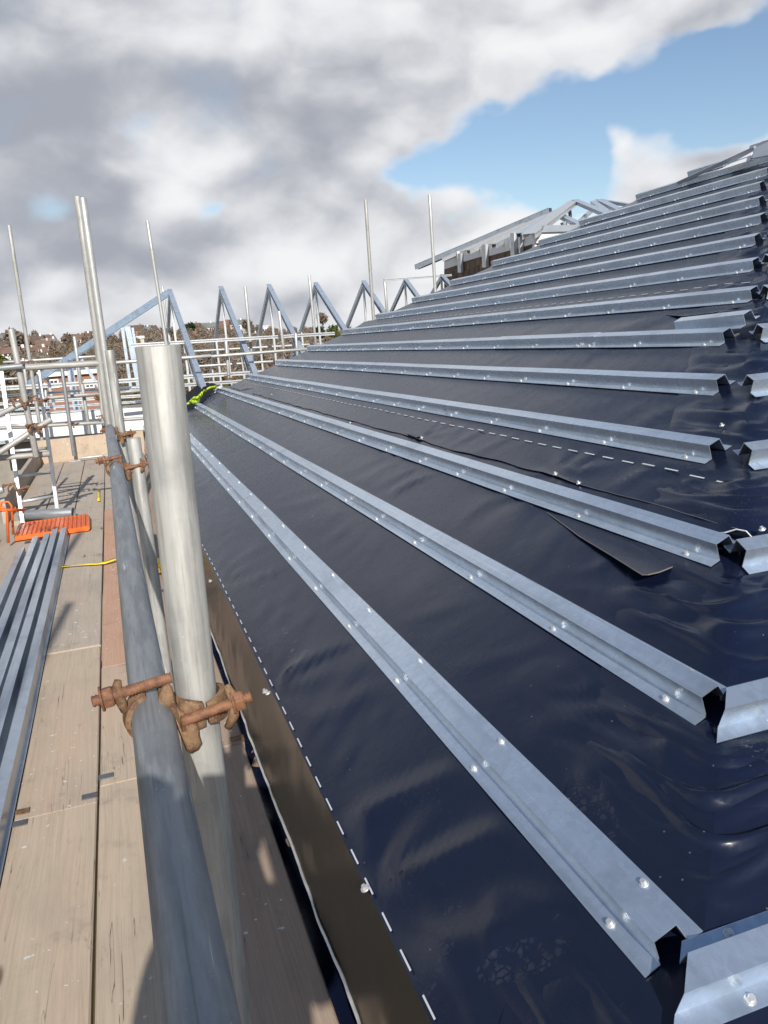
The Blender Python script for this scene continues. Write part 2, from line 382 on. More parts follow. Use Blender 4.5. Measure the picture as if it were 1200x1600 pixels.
def membrane_mat():
    m, t, b = mat('black_membrane'); gp = t.new('ShaderNodeNewGeometry'); co = gp.outputs['Position']
    big = t.noise(co, 1.3, 4, 0.5)
    fine = t.noise(co, 26, 6, 0.6)
    # tension wrinkles running up the slope, bent by a slow warp
    wn = t.new('ShaderNodeTexNoise'); t.l.new(t.scale(co, 1.2, 1.2, 1.2), wn.inputs['Vector']); wn.inputs['Scale'].default_value = 1.3; wn.inputs['Detail'].default_value = 2
    wv = t.vmath('SCALE', wn.outputs['Color']); wv.node.inputs['Scale'].default_value = 0.28
    cw = t.vmath('ADD', co, wv)
    wr1 = t.noise(t.scale(cw, 1.5, 3.2, 1.5), 1.0, 1, 0.4)
    wr2 = t.noise(t.scale(cw, 5.0, 9, 5.0), 1.0, 2, 0.5)
    dustn = t.noise(co, 2.1, 5, 0.6); spk = t.noise(co, 130, 3, 0.75); sc = t.noise(t.scale(cw, 30, 60, 30), 1.0, 4, 0.7)
    spk2 = t.voro(co, 34)
    dust = t.math('MULTIPLY', t.ramp(dustn, 0.52, 0.68), t.ramp(spk, 0.58, 0.72))
    scuff = t.math('MULTIPLY', t.ramp(t.noise(co, 3.3, 3, 0.5), 0.60, 0.70), t.ramp(sc, 0.60, 0.70))
    dots = t.ramp(spk2, 0.045, 0.075, 1, 0)
    dots = t.math('MULTIPLY', dots, t.ramp(t.noise(co, 9, 2), 0.53, 0.58))
    # dusty boot prints: tread bars inside sole-shaped ellipses lying on the slope
    foot = None
    for (px, py, ang, ln) in FOOT:
        u, y = rf(px, py); c = R(u, y); 
        e1 = Vector((0, 1, 0)); e2 = Vector((cP, 0, sP))
        a = e1 * math.cos(ang) + e2 * math.sin(ang); bb = e2 * math.cos(ang) - e1 * math.sin(ang)
        d = t.vmath('SUBTRACT', co, tuple(c))
        p = t.vmath('DOT_PRODUCT', d, tuple(a / (ln * .5))); q = t.vmath('DOT_PRODUCT', d, tuple(bb / (ln * .19)))
        r2 = t.math('ADD', t.math('MULTIPLY', p, p), t.math('MULTIPLY', q, q))
        ell = t.ramp(r2, 0.75, 1.0, 1, 0)
        lug = t.voro(t.vmath('ADD', co, (.013 * px, 0, 0)), 62, 'DISTANCE_TO_EDGE')
        tr = t.math('MULTIPLY', ell, t.ramp(lug, 0.07, 0.14))
        tr = t.math('MULTIPLY', tr, t.ramp(t.noise(co, 38, 4, 0.75), 0.46, 0.62))
        foot = tr if foot is None else t.math('MAXIMUM', foot, tr)
    base = t.mix(t.ramp(big, 0.35, 0.65), rgb(.0055, .0092, .027), rgb(.0075, .0115, .028))
    base = t.mix(t.math('MULTIPLY', dust, 0.22), base, rgb(.22, .21, .20))
    base = t.mix(t.math('MULTIPLY', scuff, 0.4), base, rgb(.26, .26, .27))
    base = t.mix(t.math('MULTIPLY', dots, 0.3), base, rgb(.35, .34, .33))
    base = t.mix(t.math('MULTIPLY', foot, 0.06), base, rgb(.20, .21, .22))
    t.l.new(base, b.inputs['Base Color'])
    rough = t.math('ADD', 0.20, t.math('MULTIPLY', fine, 0.12))
    rough = t.math('ADD', rough, t.math('MULTIPLY', t.math('ADD', dust, foot), 0.25))
    t.l.new(rough, b.inputs['Roughness']); b.inputs['Specular IOR Level'].default_value = 0.42
    nrm = t.bump(t.math('ADD', wr1, t.math('MULTIPLY', wr2, 0.15)), 0.10, 0.03)
    nrm = t.bump(fine, 0.10, 0.006, nrm)
    t.l.new(nrm, b.inputs['Normal'])
    return m
FOOT = [(572, 1250, 0.9, .17), (682, 1490, 0.95, .20), (815, 1505, 1.9, .17), (470, 1085, 0.9, .18), (930, 1270, 0.3, .19)]
M_mem = membrane_mat()
M_dash = plain('white_print', (.55, .57, .61), 0.5, 0, 0.1, 10)
M_edge = plain('pale_cut_edge', (.85, .84, .82), 0.7, 0, 0.2, 30)
M_edge_dim = plain('dull_cut_edge', (.16, .15, .15), 0.7, 0, 0.2, 30)

def field_mat():
    m, t, b = mat('grassland'); co = objco(t, False)
    n = t.noise(co, 0.012, 6, 0.6); n2 = t.noise(co, 0.12, 6, 0.6)
    c = t.mix(t.ramp(n, 0.4, 0.6), rgb(.10, .085, .04), rgb(.19, .13, .065))
    c = t.mix(t.ramp(n2, 0.45, 0.7, 0, .6), c, rgb(.075, .055, .03))
    t.l.new(c, b.inputs['Base Color']); b.inputs['Roughness'].default_value = 1.0
    b.inputs['Specular IOR Level'].default_value = 0.1
    return m
M_field = field_mat()
def leaf_mat(name, a, bcol, sc=0.05):
    m, t, b = mat(name); tcn = t.new('ShaderNodeTexCoord'); g = t.new('ShaderNodeNewGeometry')
    n = t.noise(g.outputs['Position'], sc, 4, 0.6); n2 = t.noise(g.outputs['Position'], sc * 14, 3, 0.6)
    c = t.mix(t.ramp(n, 0.35, 0.65), rgb(*a), rgb(*bcol)); c = t.mix(t.ramp(n2, 0.45, 0.7, 0, .4), c, rgb(*[x * .62 for x in a]))
    t.l.new(c, b.inputs['Base Color']); b.inputs['Roughness'].default_value = 0.9; b.inputs['Specular IOR Level'].default_value = 0.1
    return m
M_bare = leaf_mat('bare_twigs', (.185, .145, .11), (.235, .19, .145), 0.02)  # distance haze put into the colour: twig browns lightened and greyed
M_green = leaf_mat('evergreen', (.055, .075, .02), (.12, .12, .03), 0.3)
M_conif = leaf_mat('dark_evergreen', (.02, .035, .015), (.035, .05, .02), 0.3)
M_gold = leaf_mat('olive_bush', (.16, .13, .03), (.10, .12, .03), 0.5)
M_bark = plain('bark', (.08, .06, .045), 0.95)
def brick_mat(name, a, bcol, mort, sc):
    m, t, b = mat(name); tcn = t.new('ShaderNodeTexCoord')
    br = t.new('ShaderNodeTexBrick'); 
    sepn = t.new('ShaderNodeSeparateXYZ'); t.l.new(tcn.outputs['Object'], sepn.inputs[0])
    cm = t.new('ShaderNodeCombineXYZ'); t.l.new(t.math('ADD', sepn.outputs[0], sepn.outputs[1]), cm.inputs[0]); t.l.new(sepn.outputs[2], cm.inputs[1])
    t.l.new(cm.outputs[0], br.inputs['Vector']); br.inputs['Color1'].default_value = rgb(*a); br.inputs['Color2'].default_value = rgb(*bcol)
    br.inputs['Mortar'].default_value = rgb(*mort); br.inputs['Scale'].default_value = sc; br.inputs['Mortar Size'].default_value = 0.012
    t.l.new(br.outputs['Color'], b.inputs['Base Color']); b.inputs['Roughness'].default_value = 0.9
    return m
M_brick = brick_mat('multi_brick', (.05, .035, .025), (.26, .16, .09), (.12, .10, .09), 1.6)
M_brick_red = brick_mat('red_brick', (.33, .15, .09), (.27, .12, .075), (.3, .2, .15), 4)
M_glass = plain('window_glass', (.04, .05, .06), 0.1, 0, 0.1, 2)

exec_parts = []
# ================================================================== SETTING: terrain
GZ = -6.6
ground = MB(); ground.add([(-4500, -4500, GZ), (4500, -4500, GZ), (4500, 4500, GZ), (-4500, 4500, GZ)], [(0, 1, 2, 3)])
tag(ground.build('ground', M_field, shift=False), kind='structure')
def ridge(az):
    tb = [(-70, .5), (-30, 1.0), (-8, 1.0), (-4.4, .95), (-2.2, .55), (.2, .7), (3, .6), (5.6, .6), (10, .45), (15, -.05), (19, -.15), (30, -.2), (80, -.2)]
    for (a, e), (a2, e2) in zip(tb, tb[1:]):
        if a <= az <= a2: return e + (e2 - e) * (az - a) / (a2 - a)
    return -0.2
def terr(az, d):
    """hill height: a shallow valley near the site, then a long rise to the ridge"""
    top = H + math.tan(rad(ridge(az))) * 620.0
    t = max(0.0, min(1.0, (d - 110) / 480.0)); t = t * t * (3 - 2 * t)
    z = GZ - 0.3 + (top - GZ) * t
    if d > 620: z -= (d - 620) * 0.03
    p = Vector((math.sin(rad(az)) * d, math.cos(rad(az)) * d, 0))
    return z + noise.fractal(p * 0.012, 0.8, 2.0, 4) * 1.6 * min(1, max(0, (d - 100) / 100))
hill = MB(); azs = [-70 + i * 1.0 for i in range(151)]; ds = [70 + 12 * i for i in range(75)]
hill.rings([[Vector((math.sin(rad(a)) * d, math.cos(rad(a)) * d, terr(a, d))) for a in azs] for d in ds], closed=False)
tag(hill.build('hill', M_field, shift=False), kind='structure')

def on_terr(az, d): return Vector((math.sin(rad(az)) * d, math.cos(rad(az)) * d, terr(az, d)))
def crown_faces(mb, c, rx, rz, n, size, rng, up=0.0):
    for _ in range(n):
        while True:
            p = Vector((rng.uniform(-1, 1), rng.uniform(-1, 1), rng.uniform(-1, 1)))
            if p.length <= 1 and (p.length > 0.35 or rng.random() < .4): break
        p = Vector((p.x * rx, p.y * rx, p.z * rz)) + c
        a = Vector((rng.uniform(-1, 1), rng.uniform(-1, 1), rng.uniform(-1, 1) + up)).normalized(); b = a.orthogonal().normalized()
        s = size * rng.uniform(.5, 1.3)
        mb.add([p - a * s, p + b * s * .3, p + a * s, p - b * s * .3], [(0, 1, 2, 3)])
rng = random.Random(3)
wood = MB()
for i in range(1150):
    az = rng.uniform(-11, 24); d = rng.triangular(118, 610, 240)
    if az < -1.2 and d < 330 and az < -1.2 and rng.random() < .35: continue
    if az < 1.0 and d > 270 and rng.random() < .5: continue
    if d < 165 and rng.random() < .7: continue
    p = on_terr(az, d); h = rng.uniform(3.0, 6.5)
    wood.cyl(p, p + Vector((0, 0, h * .6)), .18, 4)
    crown_faces(wood, p + Vector((0, 0, h * .5)), h * .36, h * .42, 120, .42 + d * .0010, rng, 0.8)
tag(wood.build('woodland', M_bare, shift=False, recalc=False), kind='stuff')
# shrubby scrub at the foot of the hill
scrub = MB()
for i in range(420):
    az = rng.uniform(-9, 22); d = rng.uniform(88, 170); p = on_terr(az, d); p.z = max(p.z, GZ)
    crown_faces(scrub, p + Vector((0, 0, .6)), rng.uniform(.8, 1.9), rng.uniform(.5, 1.1), 26, .5, rng, .5)
tag(scrub.build('scrub', leaf_mat('brown_scrub', (.14, .095, .05), (.10, .09, .035), 0.04), shift=False, recalc=False), kind='stuff')

def tree(px, py_top, d, wpx, m, label, cat='tree', dens=420, leaf=.5, name='tree', group=None, asp=1.0):
    r = ray(px, py_top); top = EYE + r * (d / math.hypot(r.x, r.y))
    az = math.degrees(math.atan2(r.x, r.y)); base = on_terr(az, d)
    h = max(3.0, top.z - base.z); rx = wpx / F * d * .5
    e = empty(name, base, label, cat, group)
    tk = MB(); tk.path([base, base + Vector((.1, 0, h * .35)), base + Vector((0, .1, h * .8))], [.35, .22, .08], 7)
    for k in range(5):
        a = k * 1.3; tk.path([base + Vector((0, 0, h * (.3 + .08 * k))), base + Vector((math.cos(a) * rx * .7, math.sin(a) * rx * .7, h * (.5 + .08 * k)))], [.12, .04], 5)
    tk.build('trunk', M_bark, e)
    cr = MB(); rz = min(h * .42, rx * 1.3 * asp)
    rg = random.Random(int(px * 7 + py_top))
    for k in range(7):
        a = rg.uniform(0, 6.28); q = rg.uniform(0, .55)
        crown_faces(cr, top + Vector((math.cos(a) * rx * q, math.sin(a) * rx * q, -rz * rg.uniform(.55, 1.25))), rx * .55, rz * .5, dens // 7, leaf, rg, .3)
    cr.build('crown', m, e, recalc=False)
    return e
tree(20, 511, 330, 34, M_bare, 'large bare brown tree on the skyline at the far left of the hill', leaf=1.4, dens=500)
tree(-2, 548, 120, 30, M_gold, 'olive green bush behind the leftmost scaffold pole', 'bush', leaf=.5, name='bush', dens=500)
tree(295, 505, 420, 17, M_conif, 'dark evergreen tree on the skyline between the first two roof trusses', leaf=1.6, asp=.6)
tree(104, 518, 430, 16, M_bare, 'bare tree on the skyline beside the white chimney house', leaf=1.5)
tree(384, 494, 420, 24, M_bare, 'tall hazy bare tree rising over the ridge behind the second and third trusses', leaf=1.4, dens=260)
tree(503, 487, 300, 17, M_bare, 'tall reddish bare tree behind the fourth roof truss', leaf=1.0, dens=360)
tree(520, 507, 260, 22, M_green, 'green tree below the tall reddish bare tree', leaf=1.0)
tree(497, 509, 270, 20, M_conif, 'dark green tree at the foot of the tall reddish bare tree', leaf=1.0)
tree(568, 503, 270, 17, M_conif, 'dark rounded evergreen right of the fifth truss apex', leaf=1.0)
tree(545, 509, 260, 18, M_green, 'low yellowish green tree between the fourth and fifth trusses', leaf=1.0)

# far hillside houses
roofcols = [((.20, .125, .095), 'red'), ((.13, .095, .075), 'brown'), ((.20, .20, .20), 'grey')]
wallcols = [((.80, .79, .76), 'white'), ((.60, .52, .42), 'cream'), ((.36, .18, .12), 'brick')]
M_roofs = [plain('roof_' + n, c, .9, 0, .3, .5) for c, n in roofcols]
M_walls = [plain('wall_' + n, c, .9, 0, .1, .5) for c, n in wallcols]
def house(loc, wdt, dep, hw, hr, rot, wi, ri, label, name='house', group='houses on the far hillside', chim=True):
    e = empty(name, (0, 0, 0), label, 'house', group)
    a, b = wdt / 2, dep / 2
    m = MB(); m.box((-a, -b, -2.5), (a, b, hw)); m.add([(-a, -b, hw), (-a, b, hw), (-a, 0, hw + hr)], [(0, 1, 2)]); m.add([(a, -b, hw), (a, b, hw), (a, 0, hw + hr)], [(0, 1, 2)])
    m.build('wall', M_walls[wi] if isinstance(wi, int) else wi, e)
    r = MB(); o = .35; k = hr / b
    for s in (-1, 1):
        r.add([(-a - o, s * (b + o), hw - o * k + .05), (a + o, s * (b + o), hw - o * k + .05), (a + o, 0, hw + hr + .06), (-a - o, 0, hw + hr + .06),
               (-a - o, s * (b + o), hw - o * k + .25), (a + o, s * (b + o), hw - o * k + .25), (a + o, 0, hw + hr + .3), (-a - o, 0, hw + hr + .3)],
              [(0, 1, 2, 3), (4, 5, 6, 7), (0, 1, 5, 4), (1, 2, 6, 5), (3, 0, 4, 7)])
    ro = r.build('roof', M_roofs[ri], e)
    if chim:
        c = MB(); c.box((a * .5, -.4, hw + hr * .6), (a * .5 + .8, .4, hw + hr + 1.1)); ch = c.build('chimney', M_walls[wi] if isinstance(wi, int) else wi, e); ch.parent = ro
    for k in (-.55, .0, .55):
        wn = MB(); wn.box((a * k - .55, -b - .04, hw * .5), (a * k + .55, -b + .02, hw * .5 + 1.2)); wn.build('window', M_glass, e)
    e.location = loc; e.rotation_euler = (0, 0, rot)
    return e
hs = []
hr_ = random.Random(11)
for px, py, d in [(5, 530, 420), (14, 528, 430), (12, 541, 360), (24, 541, 370), (33, 541, 380), (38, 538, 400), (18, 551, 300), (30, 551, 310), (42, 552, 330), (58, 533, 440), (66, 540, 400), (74, 531, 450), (62, 550, 330), (77, 537, 430),
                  (56, 559, 300), (120, 530, 480), (133, 528, 500), (140, 533, 470), (146, 525, 520), (225, 518, 540), (236, 516, 550), (213, 516, 540), (322, 512, 560), (300, 513, 550), (350, 509, 570), (360, 507, 575), (372, 507, 575)]:
    hs.append((px, py, d))
hs.sort()
ords = 'first second third fourth fifth sixth seventh eighth ninth tenth eleventh twelfth thirteenth fourteenth fifteenth sixteenth seventeenth eighteenth nineteenth twentieth twenty-first twenty-second twenty-third twenty-fourth twenty-fifth twenty-sixth twenty-seventh'.split()
for i, (px, py, d) in enumerate(hs):
    r = ray(px, py); c = EYE + r * (d / math.hypot(r.x, r.y))
    wi = hr_.choice([0, 0, 0, 1, 2]); ri = hr_.choice([0, 1, 1, 2])
    w_ = hr_.uniform(5.5, 9) * d / 420; hw = 3.2 * d / 420; hr2 = 2.2 * d / 420
    house(c - Vector((0, 0, hw)), w_, 5.5 * d / 420, hw, hr2, hr_.uniform(-.6, .6), wi, ri,
          f'small {wallcols[wi][1]} house with {roofcols[ri][1]} pitched roof, {ords[i]} from the left along the far hill')
# long pale industrial shed roofs on the ridge, and an orange-roofed terrace
for px, py, d, wpx, hpx, mt, lab in [(408, 510, 590, 32, 3.0, M_white, 'long low white shed on the ridge behind the second and third trusses'),
                                     (235, 521, 470, 30, 7.0, plain('orange_roof', (.50, .22, .12), .9, 0, .2, .2), 'long orange roofed terrace on the ridge left of the second truss'),
                                     (215, 527, 400, 16, 6, M_walls[0], 'wide pale building below the orange roofed terrace')]:
    r = ray(px, py); c = EYE + r * (d / math.hypot(r.x, r.y)); a = wpx / F * d / 2; h = hpx / F * d
    e = empty('shed', c - Vector((0, 0, h)), lab, 'building')
    m = MB(); m.box(c - Vector((a, 4, h + 4)), c + Vector((a, 4, -h * .4))); m.build('wall', M_walls[1] if mt is not M_white else M_white, e)
    m = MB(); z = c.z - h * .4; m.add([(c.x - a - .5, c.y - 4.5, z), (c.x + a + .5, c.y - 4.5, z), (c.x + a + .5, c.y + 4.5, z), (c.x - a - .5, c.y + 4.5, z), (c.x - a - .5, c.y, z + h * .7), (c.x + a + .5, c.y, z + h * .7)],
          [(0, 1, 5, 4), (2, 3, 4, 5), (3, 0, 4), (1, 2, 5), (0, 3, 2, 1)]); m.build('roof', mt, e)
# nearer brick house below the scaffold
p0 = at(70, 612, 62); p1 = at(165, 612, 62)
e = empty('brick_house', ((p0.x + p1.x) / 2, 62, GZ), 'low red brick house with white window and white fascia, seen between the scaffold rails', 'house')
zt = at(110, 586, 62).z
m = MB(); m.box((p0.x, 62, GZ), (p1.x, 68, zt)); m.build('wall', M_brick_red, e)
m = MB(); m.box((p0.x - .3, 61.7, zt), (p1.x + .3, 68.3, zt + .3)); m.build('fascia', M_white, e)
m = MB(); m.add([(p0.x - .2, 61.8, zt + .3), (p1.x + .2, 61.8, zt + .3), (p1.x + .2, 68.2, zt + .3), (p0.x - .2, 68.2, zt + .3), (p0.x + .5, 65, zt + .9), (p1.x - .5, 65, zt + .9)],
      [(0, 1, 5, 4), (2, 3, 4, 5), (3, 0, 4), (1, 2, 5)]); m.build('roof', M_roofs[2], e)
for px in (85, 140):
    a = at(px - 7, 607, 61.95); b = at(px + 6, 592, 61.95)
    m = MB(); m.box((a.x, 61.92, a.z), (b.x, 61.998, b.z)); wf = m.build('window', M_white, e)
    m = MB(); m.box((a.x + .1, 61.9, a.z + .1), ((a.x + b.x) / 2 - .03, 61.93, b.z - .1)); m.box(((a.x + b.x) / 2 + .03, 61.9, a.z + .1), (b.x - .1, 61.93, b.z - .1))
    pn = m.build('pane', M_glass, e); pn.parent = wf

# ================================================================== THE MEMBRANE ROOF
# building below the membrane
bx0, bx1, by0, by1 = RX0 - .12, 2 * hipx(UR) - RX0 + .12, yR(UE) + .20, yL(UE) - .2
bl = empty('building', ((bx0 + bx1) / 2, (by0 + by1) / 2, GZ), 'pale block walls of the building under the black membrane roof', 'building')
m = MB(); m.box((bx0 + .14, by0, GZ), (bx1 - .14, by1, R(UE, 0).z - .02)); m.build('wall', M_render, bl)
roof = empty('membrane_roof', (RX0, yR(0), RZ0), 'hipped roof covered in shiny black wrinkled membrane under steel battens', 'roof')

def fold(u, y):
    """height of the loose membrane above the slope: folds run up the slope between battens"""
    q = u * S
    k = u - math.floor(u)                     # 0 at batten lower edge
    hold = 1.0
    if u > -0.2:
        f = k * S
        if f < .125: hold = 0.0
        else:
            tt = (f - .125) / (S - .125); hold = math.sin(math.pi * min(1, max(0, tt))) ** .7
    else:
        tt = (u - UE) / (-0.0 - UE); hold = math.sin(math.pi * min(1, max(0, tt))) ** .6
    wx = noise.noise(Vector((y * 1.1, q * 1.4, 3))) * .35
    a = noise.noise(Vector(((y + wx + q * .30) * 2.6, q * .40, 0.5)))
    b = noise.noise(Vector(((y + wx * 1.3 - q * .40) * 5.2, q * .7, 7.5)))
    c = noise.noise(Vector((y * 1.2, q * 1.3, 11.0)))
    on = min(1, max(.12, .62 + 2.0 * noise.noise(Vector((y * .9, q * .9, 40.0)))))       # creases come and go
    h = on * (.020 * math.exp(-(a / .11) ** 2) + .009 * math.exp(-(b / .085) ** 2)) + .009 * c
    near = max(0.0, 1 - abs(y - yR(u)) / .7)
    d = noise.noise(Vector((y * 5 + wx * 4 + q * 3, q * 9 + wx * 5, 21.0)))
    h += near * .014 * math.exp(-(d / .16) ** 2)
    far = min(1.0, max(.14, 1.30 - y / 3.8))
    h *= far
    return h * hold
pins = [(573, 1392), (416, 1083)]
PINS = [rf(*p) for p in pins] + [rf(660, 686), rf(869, 743), rf(330, 910)]
def pinpull(u, y):
    """radial creases around each fixing pin"""
    t = 0
    for (pu, py_) in PINS:
        dx, dy = (y - py_), (u - pu) * S
        r = math.hypot(dx, dy)
        if r < .45:
            an = math.atan2(dy, dx)
            t += .009 * math.cos(an * 7 + pu * 3) * math.exp(-r / .15) * min(1, r / .03)
    return t
def span(a, b, fine, coarse, sw):
    out = []; x = a
    while x < b:
        out.append(x); x += fine if x < sw else coarse
    out.append(b); return out
us = span(UE, UR - .05, .034, .11, 3.2)
ts = []; x = 0.0
while x < 1: ts.append(x); x += .0014 + .0065 * min(1, x * 2.2)
ts.append(1.0)
def mainpt(u, t):
    a, b = yR(u), yL(u); y = a + (b - a) * t
    edge = min(1, (y - a) / .12) * min(1, (b - y) / .12)
    eg = min(1, (u - UE) * 6)
    return R(u, y, (fold(u, y) + pinpull(u, y) * (1 if u < 2 else .6)) * max(0, edge) * max(0, eg))
m = MB(); m.rings([[mainpt(u, t) for t in ts] for u in us], closed=False)
m.build('membrane', M_mem, roof, recalc=False)
# near hip face
def hipfold(x, u):
    k = u - math.floor(u); f = k * S
    hold = 0.0 if (u >= 0 and (f < .125)) else 1.0
    if u >= 0 and f >= .125: hold = math.sin(math.pi * (f - .125) / (S - .125)) ** .7
    if u < 0: hold = math.sin(math.pi * min(1, (u - UE) / -UE)) ** .7
    q = u * S
    wv = noise.noise(Vector((x * 1.6, q * 2, 3.0))) * .10
    a = noise.noise(Vector((x * 2.2, (q + wv) * 11, 31)))
    b = noise.noise(Vector((x * 6 + q * 3, (q + wv * .7) * 22, 35)))
    return hold * (.020 * math.exp(-(a / .15) ** 2) + .006 * math.exp(-(b / .16) ** 2))
XR = 2 * hipx(UR) - RX0
def hippt(u, t):
    a = hipx(u); b = XR - (a - RX0); 
    x = a + (b - a) * t ** 1.7
    e_ = min(1, (x - a) / .1) * min(1, max(0, (u - UE) * 6))
    return Hp(x, u, hipfold(x, u) * max(0, e_))
m = MB(); m.rings([[hippt(u, i / 110) for i in range(111)] for u in us], closed=False); m.build('membrane', M_mem, roof, recalc=False)
# strip of membrane draped over the near hip, creased across it
def strip_pt(u, s_):
    def flat(q):
        return R(u, yR(u) - q * 1.25, .0028) if q < 0 else Hp(hipx(u) + q * 1.25, u, .0028)
    if abs(s_) < .055:
        t = (s_ + .055) / .11; a, b = flat(-.055), flat(.055); c = R(u, yR(u), .0035)
        p = a * (1 - t) ** 2 + c * 2 * t * (1 - t) + b * t * t
    else: p = flat(s_)
    f = (u - math.floor(u)) * S if u >= 0 else .12 + .13 * min(1, max(0, -u - .06) / .3)
    hold = 0.0 if f < .12 else math.sin(math.pi * min(1, (f - .12) / (S - .12))) ** .6
    edge = max(0, 1 - (abs(s_) / .30) ** 3)
    q = u * S
    w_ = noise.noise(Vector((q * 3, s_ * 2.5, 51))) * .03
    a = noise.noise(Vector(((q + w_) * 15, s_ * 3.2, 52))); b = noise.noise(Vector(((q + w_) * 30, s_ * 6, 57)))
    h = (.017 * math.exp(-(a / .15) ** 2) + .005 * math.exp(-(b / .16) ** 2)) * hold * edge
    nn = (RN + HN).normalized()
    return p + nn * h
us2 = span(UE, UR - .2, .020, .06, 3.5)
m = MB(); m.rings([[strip_pt(u, -.30 + .60 * i / 40) for i in range(41)] for u in us2], closed=False)
m.build('hip_strip', M_mem, roof, recalc=False)
# far hip and back slopes
A = R(UE, yL(UE)); Bp = R(UR, yL(UR)); Cn = Vector((2 * Bp.x - A.x, A.y, A.z))
m = MB(); m.add([A, Bp, Cn], [(0, 1, 2)])
D0 = Vector((2 * Bp.x - A.x, yR(UE), R(UE, 0).z)); D1 = R(UR, yR(UR))
m.add([Cn, Bp, D1, D0], [(0, 1, 2, 3)]); m.build('membrane', M_mem, roof, recalc=False)

# drape: the membrane folded down over the eave, white underside showing along its cut edge
ys = [yR(UE) - .02 + i * .035 for i in range(int((yL(UE) - yR(UE)) / .035))]
def drape_pt(y, t):
    top = R(UE, y); zb = .035 + .075 * math.exp(-(y - .6) / 1.1) + .010 * noise.noise(Vector((y * 2.3, 0, 4)))
    x = top.x + (.291 - top.x) * t + (.006 * noise.noise(Vector((y * 4, t * 2, 9))) + .004 * noise.noise(Vector((y * 11, t * 4, 2)))) * math.sin(t * 2.2)
    return Vector((x - .004 * t, y, top.z + (zb - top.z) * t))
m = MB(); m.rings([[drape_pt(y, i / 8) for y in ys] for i in range(9)], closed=False); 
M_drape = bpy.data.materials.new('drape_membrane')
def drape_mat():
    m, t, b = mat('eave_membrane'); co = objco(t, False)
    n = t.noise(co, 30, 5, .6); wr = t.noise(t.scale(co, 3, 9, 3), 1.0, 3, .5)
    b.inputs['Base Color'].default_value = rgb(.030, .024, .013)
    t.l.new(t.math('ADD', .17, t.math('MULTIPLY', n, .10)), b.inputs['Roughness'])
    b.inputs['Specular IOR Level'].default_value = .8
    t.l.new(t.bump(wr, .12, .02), b.inputs['Normal'])
    return m
bpy.data.materials.remove(M_drape); M_drape = drape_mat()
m.build('eave_drape', M_drape, roof, recalc=False)
m = MB(); m.rings([[drape_pt(y, 1.0) + Vector((dx, 0, dz)) for y in ys] for dx, dz in ((-.003, .004), (-.005, -.010), (-.001, -.012), (.001, -.001))], closed=False, smooth=False)
m.build('drape_edge', M_edge, roof, recalc=False)
# black sheet lying in the gap between boards and wall
m = MB(); 
xs_ = [.262, .30, .36, .44, .50]
m.rings([[Vector((x, y, -.055 + .012 * noise.noise(Vector((x * 20, y * 6, 1))))) for x in xs_] for y in ys], closed=False)
m.build('gap_sheet', M_mem, roof, recalc=False)
# printed dash lines
def dashes(u, y0, y1, ln, gap, wob=.0, h=.0035, wd=.0026):
    m = MB(); y = y0
    while y < y1:
        a = max(0.0, fold(u, y)); b = max(0, fold(u, y + ln / 2)); c = max(0.0, fold(u, y + ln)); dd = wob * noise.noise(Vector((y, u, 0)))
        hw = wd / S
        pts = []
        for k, yy in enumerate((y, y + ln / 2, y + ln)):
            hh = (max(a, b, c)) + h
            pts.append((R(u - hw + dd, yy, hh), R(u + hw + dd, yy, hh)))
        m.add([pts[0][0], pts[1][0], pts[2][0], pts[2][1], pts[1][1], pts[0][1]], [(0, 1, 4, 5), (1, 2, 3, 4)])
        y += ln + gap
    m.build('dashed_line', M_dash, roof, recalc=False)
dashes(UE + .022, yR(UE) + .03, 9.5, .050, .050, .014, .002, .0017)
# upper sheet overlapping the lower one, its cut edge between the third and fourth battens
def lap(u0, u1, y0, y1, amp, edge_mat, pin_us=True, seed=0.0):
    yy = [y0 + (y1 - y0) * i / 240 for i in range(241)]
    def lower(y):
        return u0 + amp * noise.noise(Vector((y * 1.6, seed, 5))) + amp * .5 * noise.noise(Vector((y * 5, seed, 8)))
    def lift(y): return .002 + .005 * max(0, noise.noise(Vector((y * 2.7, seed, 6)))) 
    rows = []
    for i in range(11):
        s_ = i / 10
        row = []
        for y in yy:
            u = lower(y) + (u1 - lower(y)) * s_
            y = max(y, yR(u) + .015)
            row.append(R(u, y, max(0, fold(u, y)) * (.6 + .4 * s_) + .0022 + lift(y) * (1 - s_) ** 3 + pinpull(u, y) * .8 * min(1, (1 - s_) * 3)))
        rows.append(row)
    m = MB(); m.rings(rows, closed=False); m.build('overlap_sheet', M_mem, roof, recalc=False)
    m = MB(); m.rings([[p - RN * .0012 for p in rows[0]], [p + RN * .0004 for p in rows[0]], [p + RN * .0004 + Vector((cP, 0, sP)) * .0014 for p in rows[0]]], closed=False, smooth=False)
    m.build('cut_edge', edge_mat, roof, recalc=False)
lap(2.40, 3.0, yR(2.4) + .0, 10.6, .035, M_edge_dim)
dashes(2.82, yR(2.82) + .05, 10.2, .062, .05, .015, .005, .0028)
lap(6.12, 6.98, yR(6.2) + .0, 9.5, .05, M_edge_dim, seed=4.0)
dashes(6.62, yR(6.6) + .1, 9.2, .06, .05, .015, .005, .0026)
dashes(10.4, yR(10.4) + .1, 8, .06, .05, .015, .004, .0026)
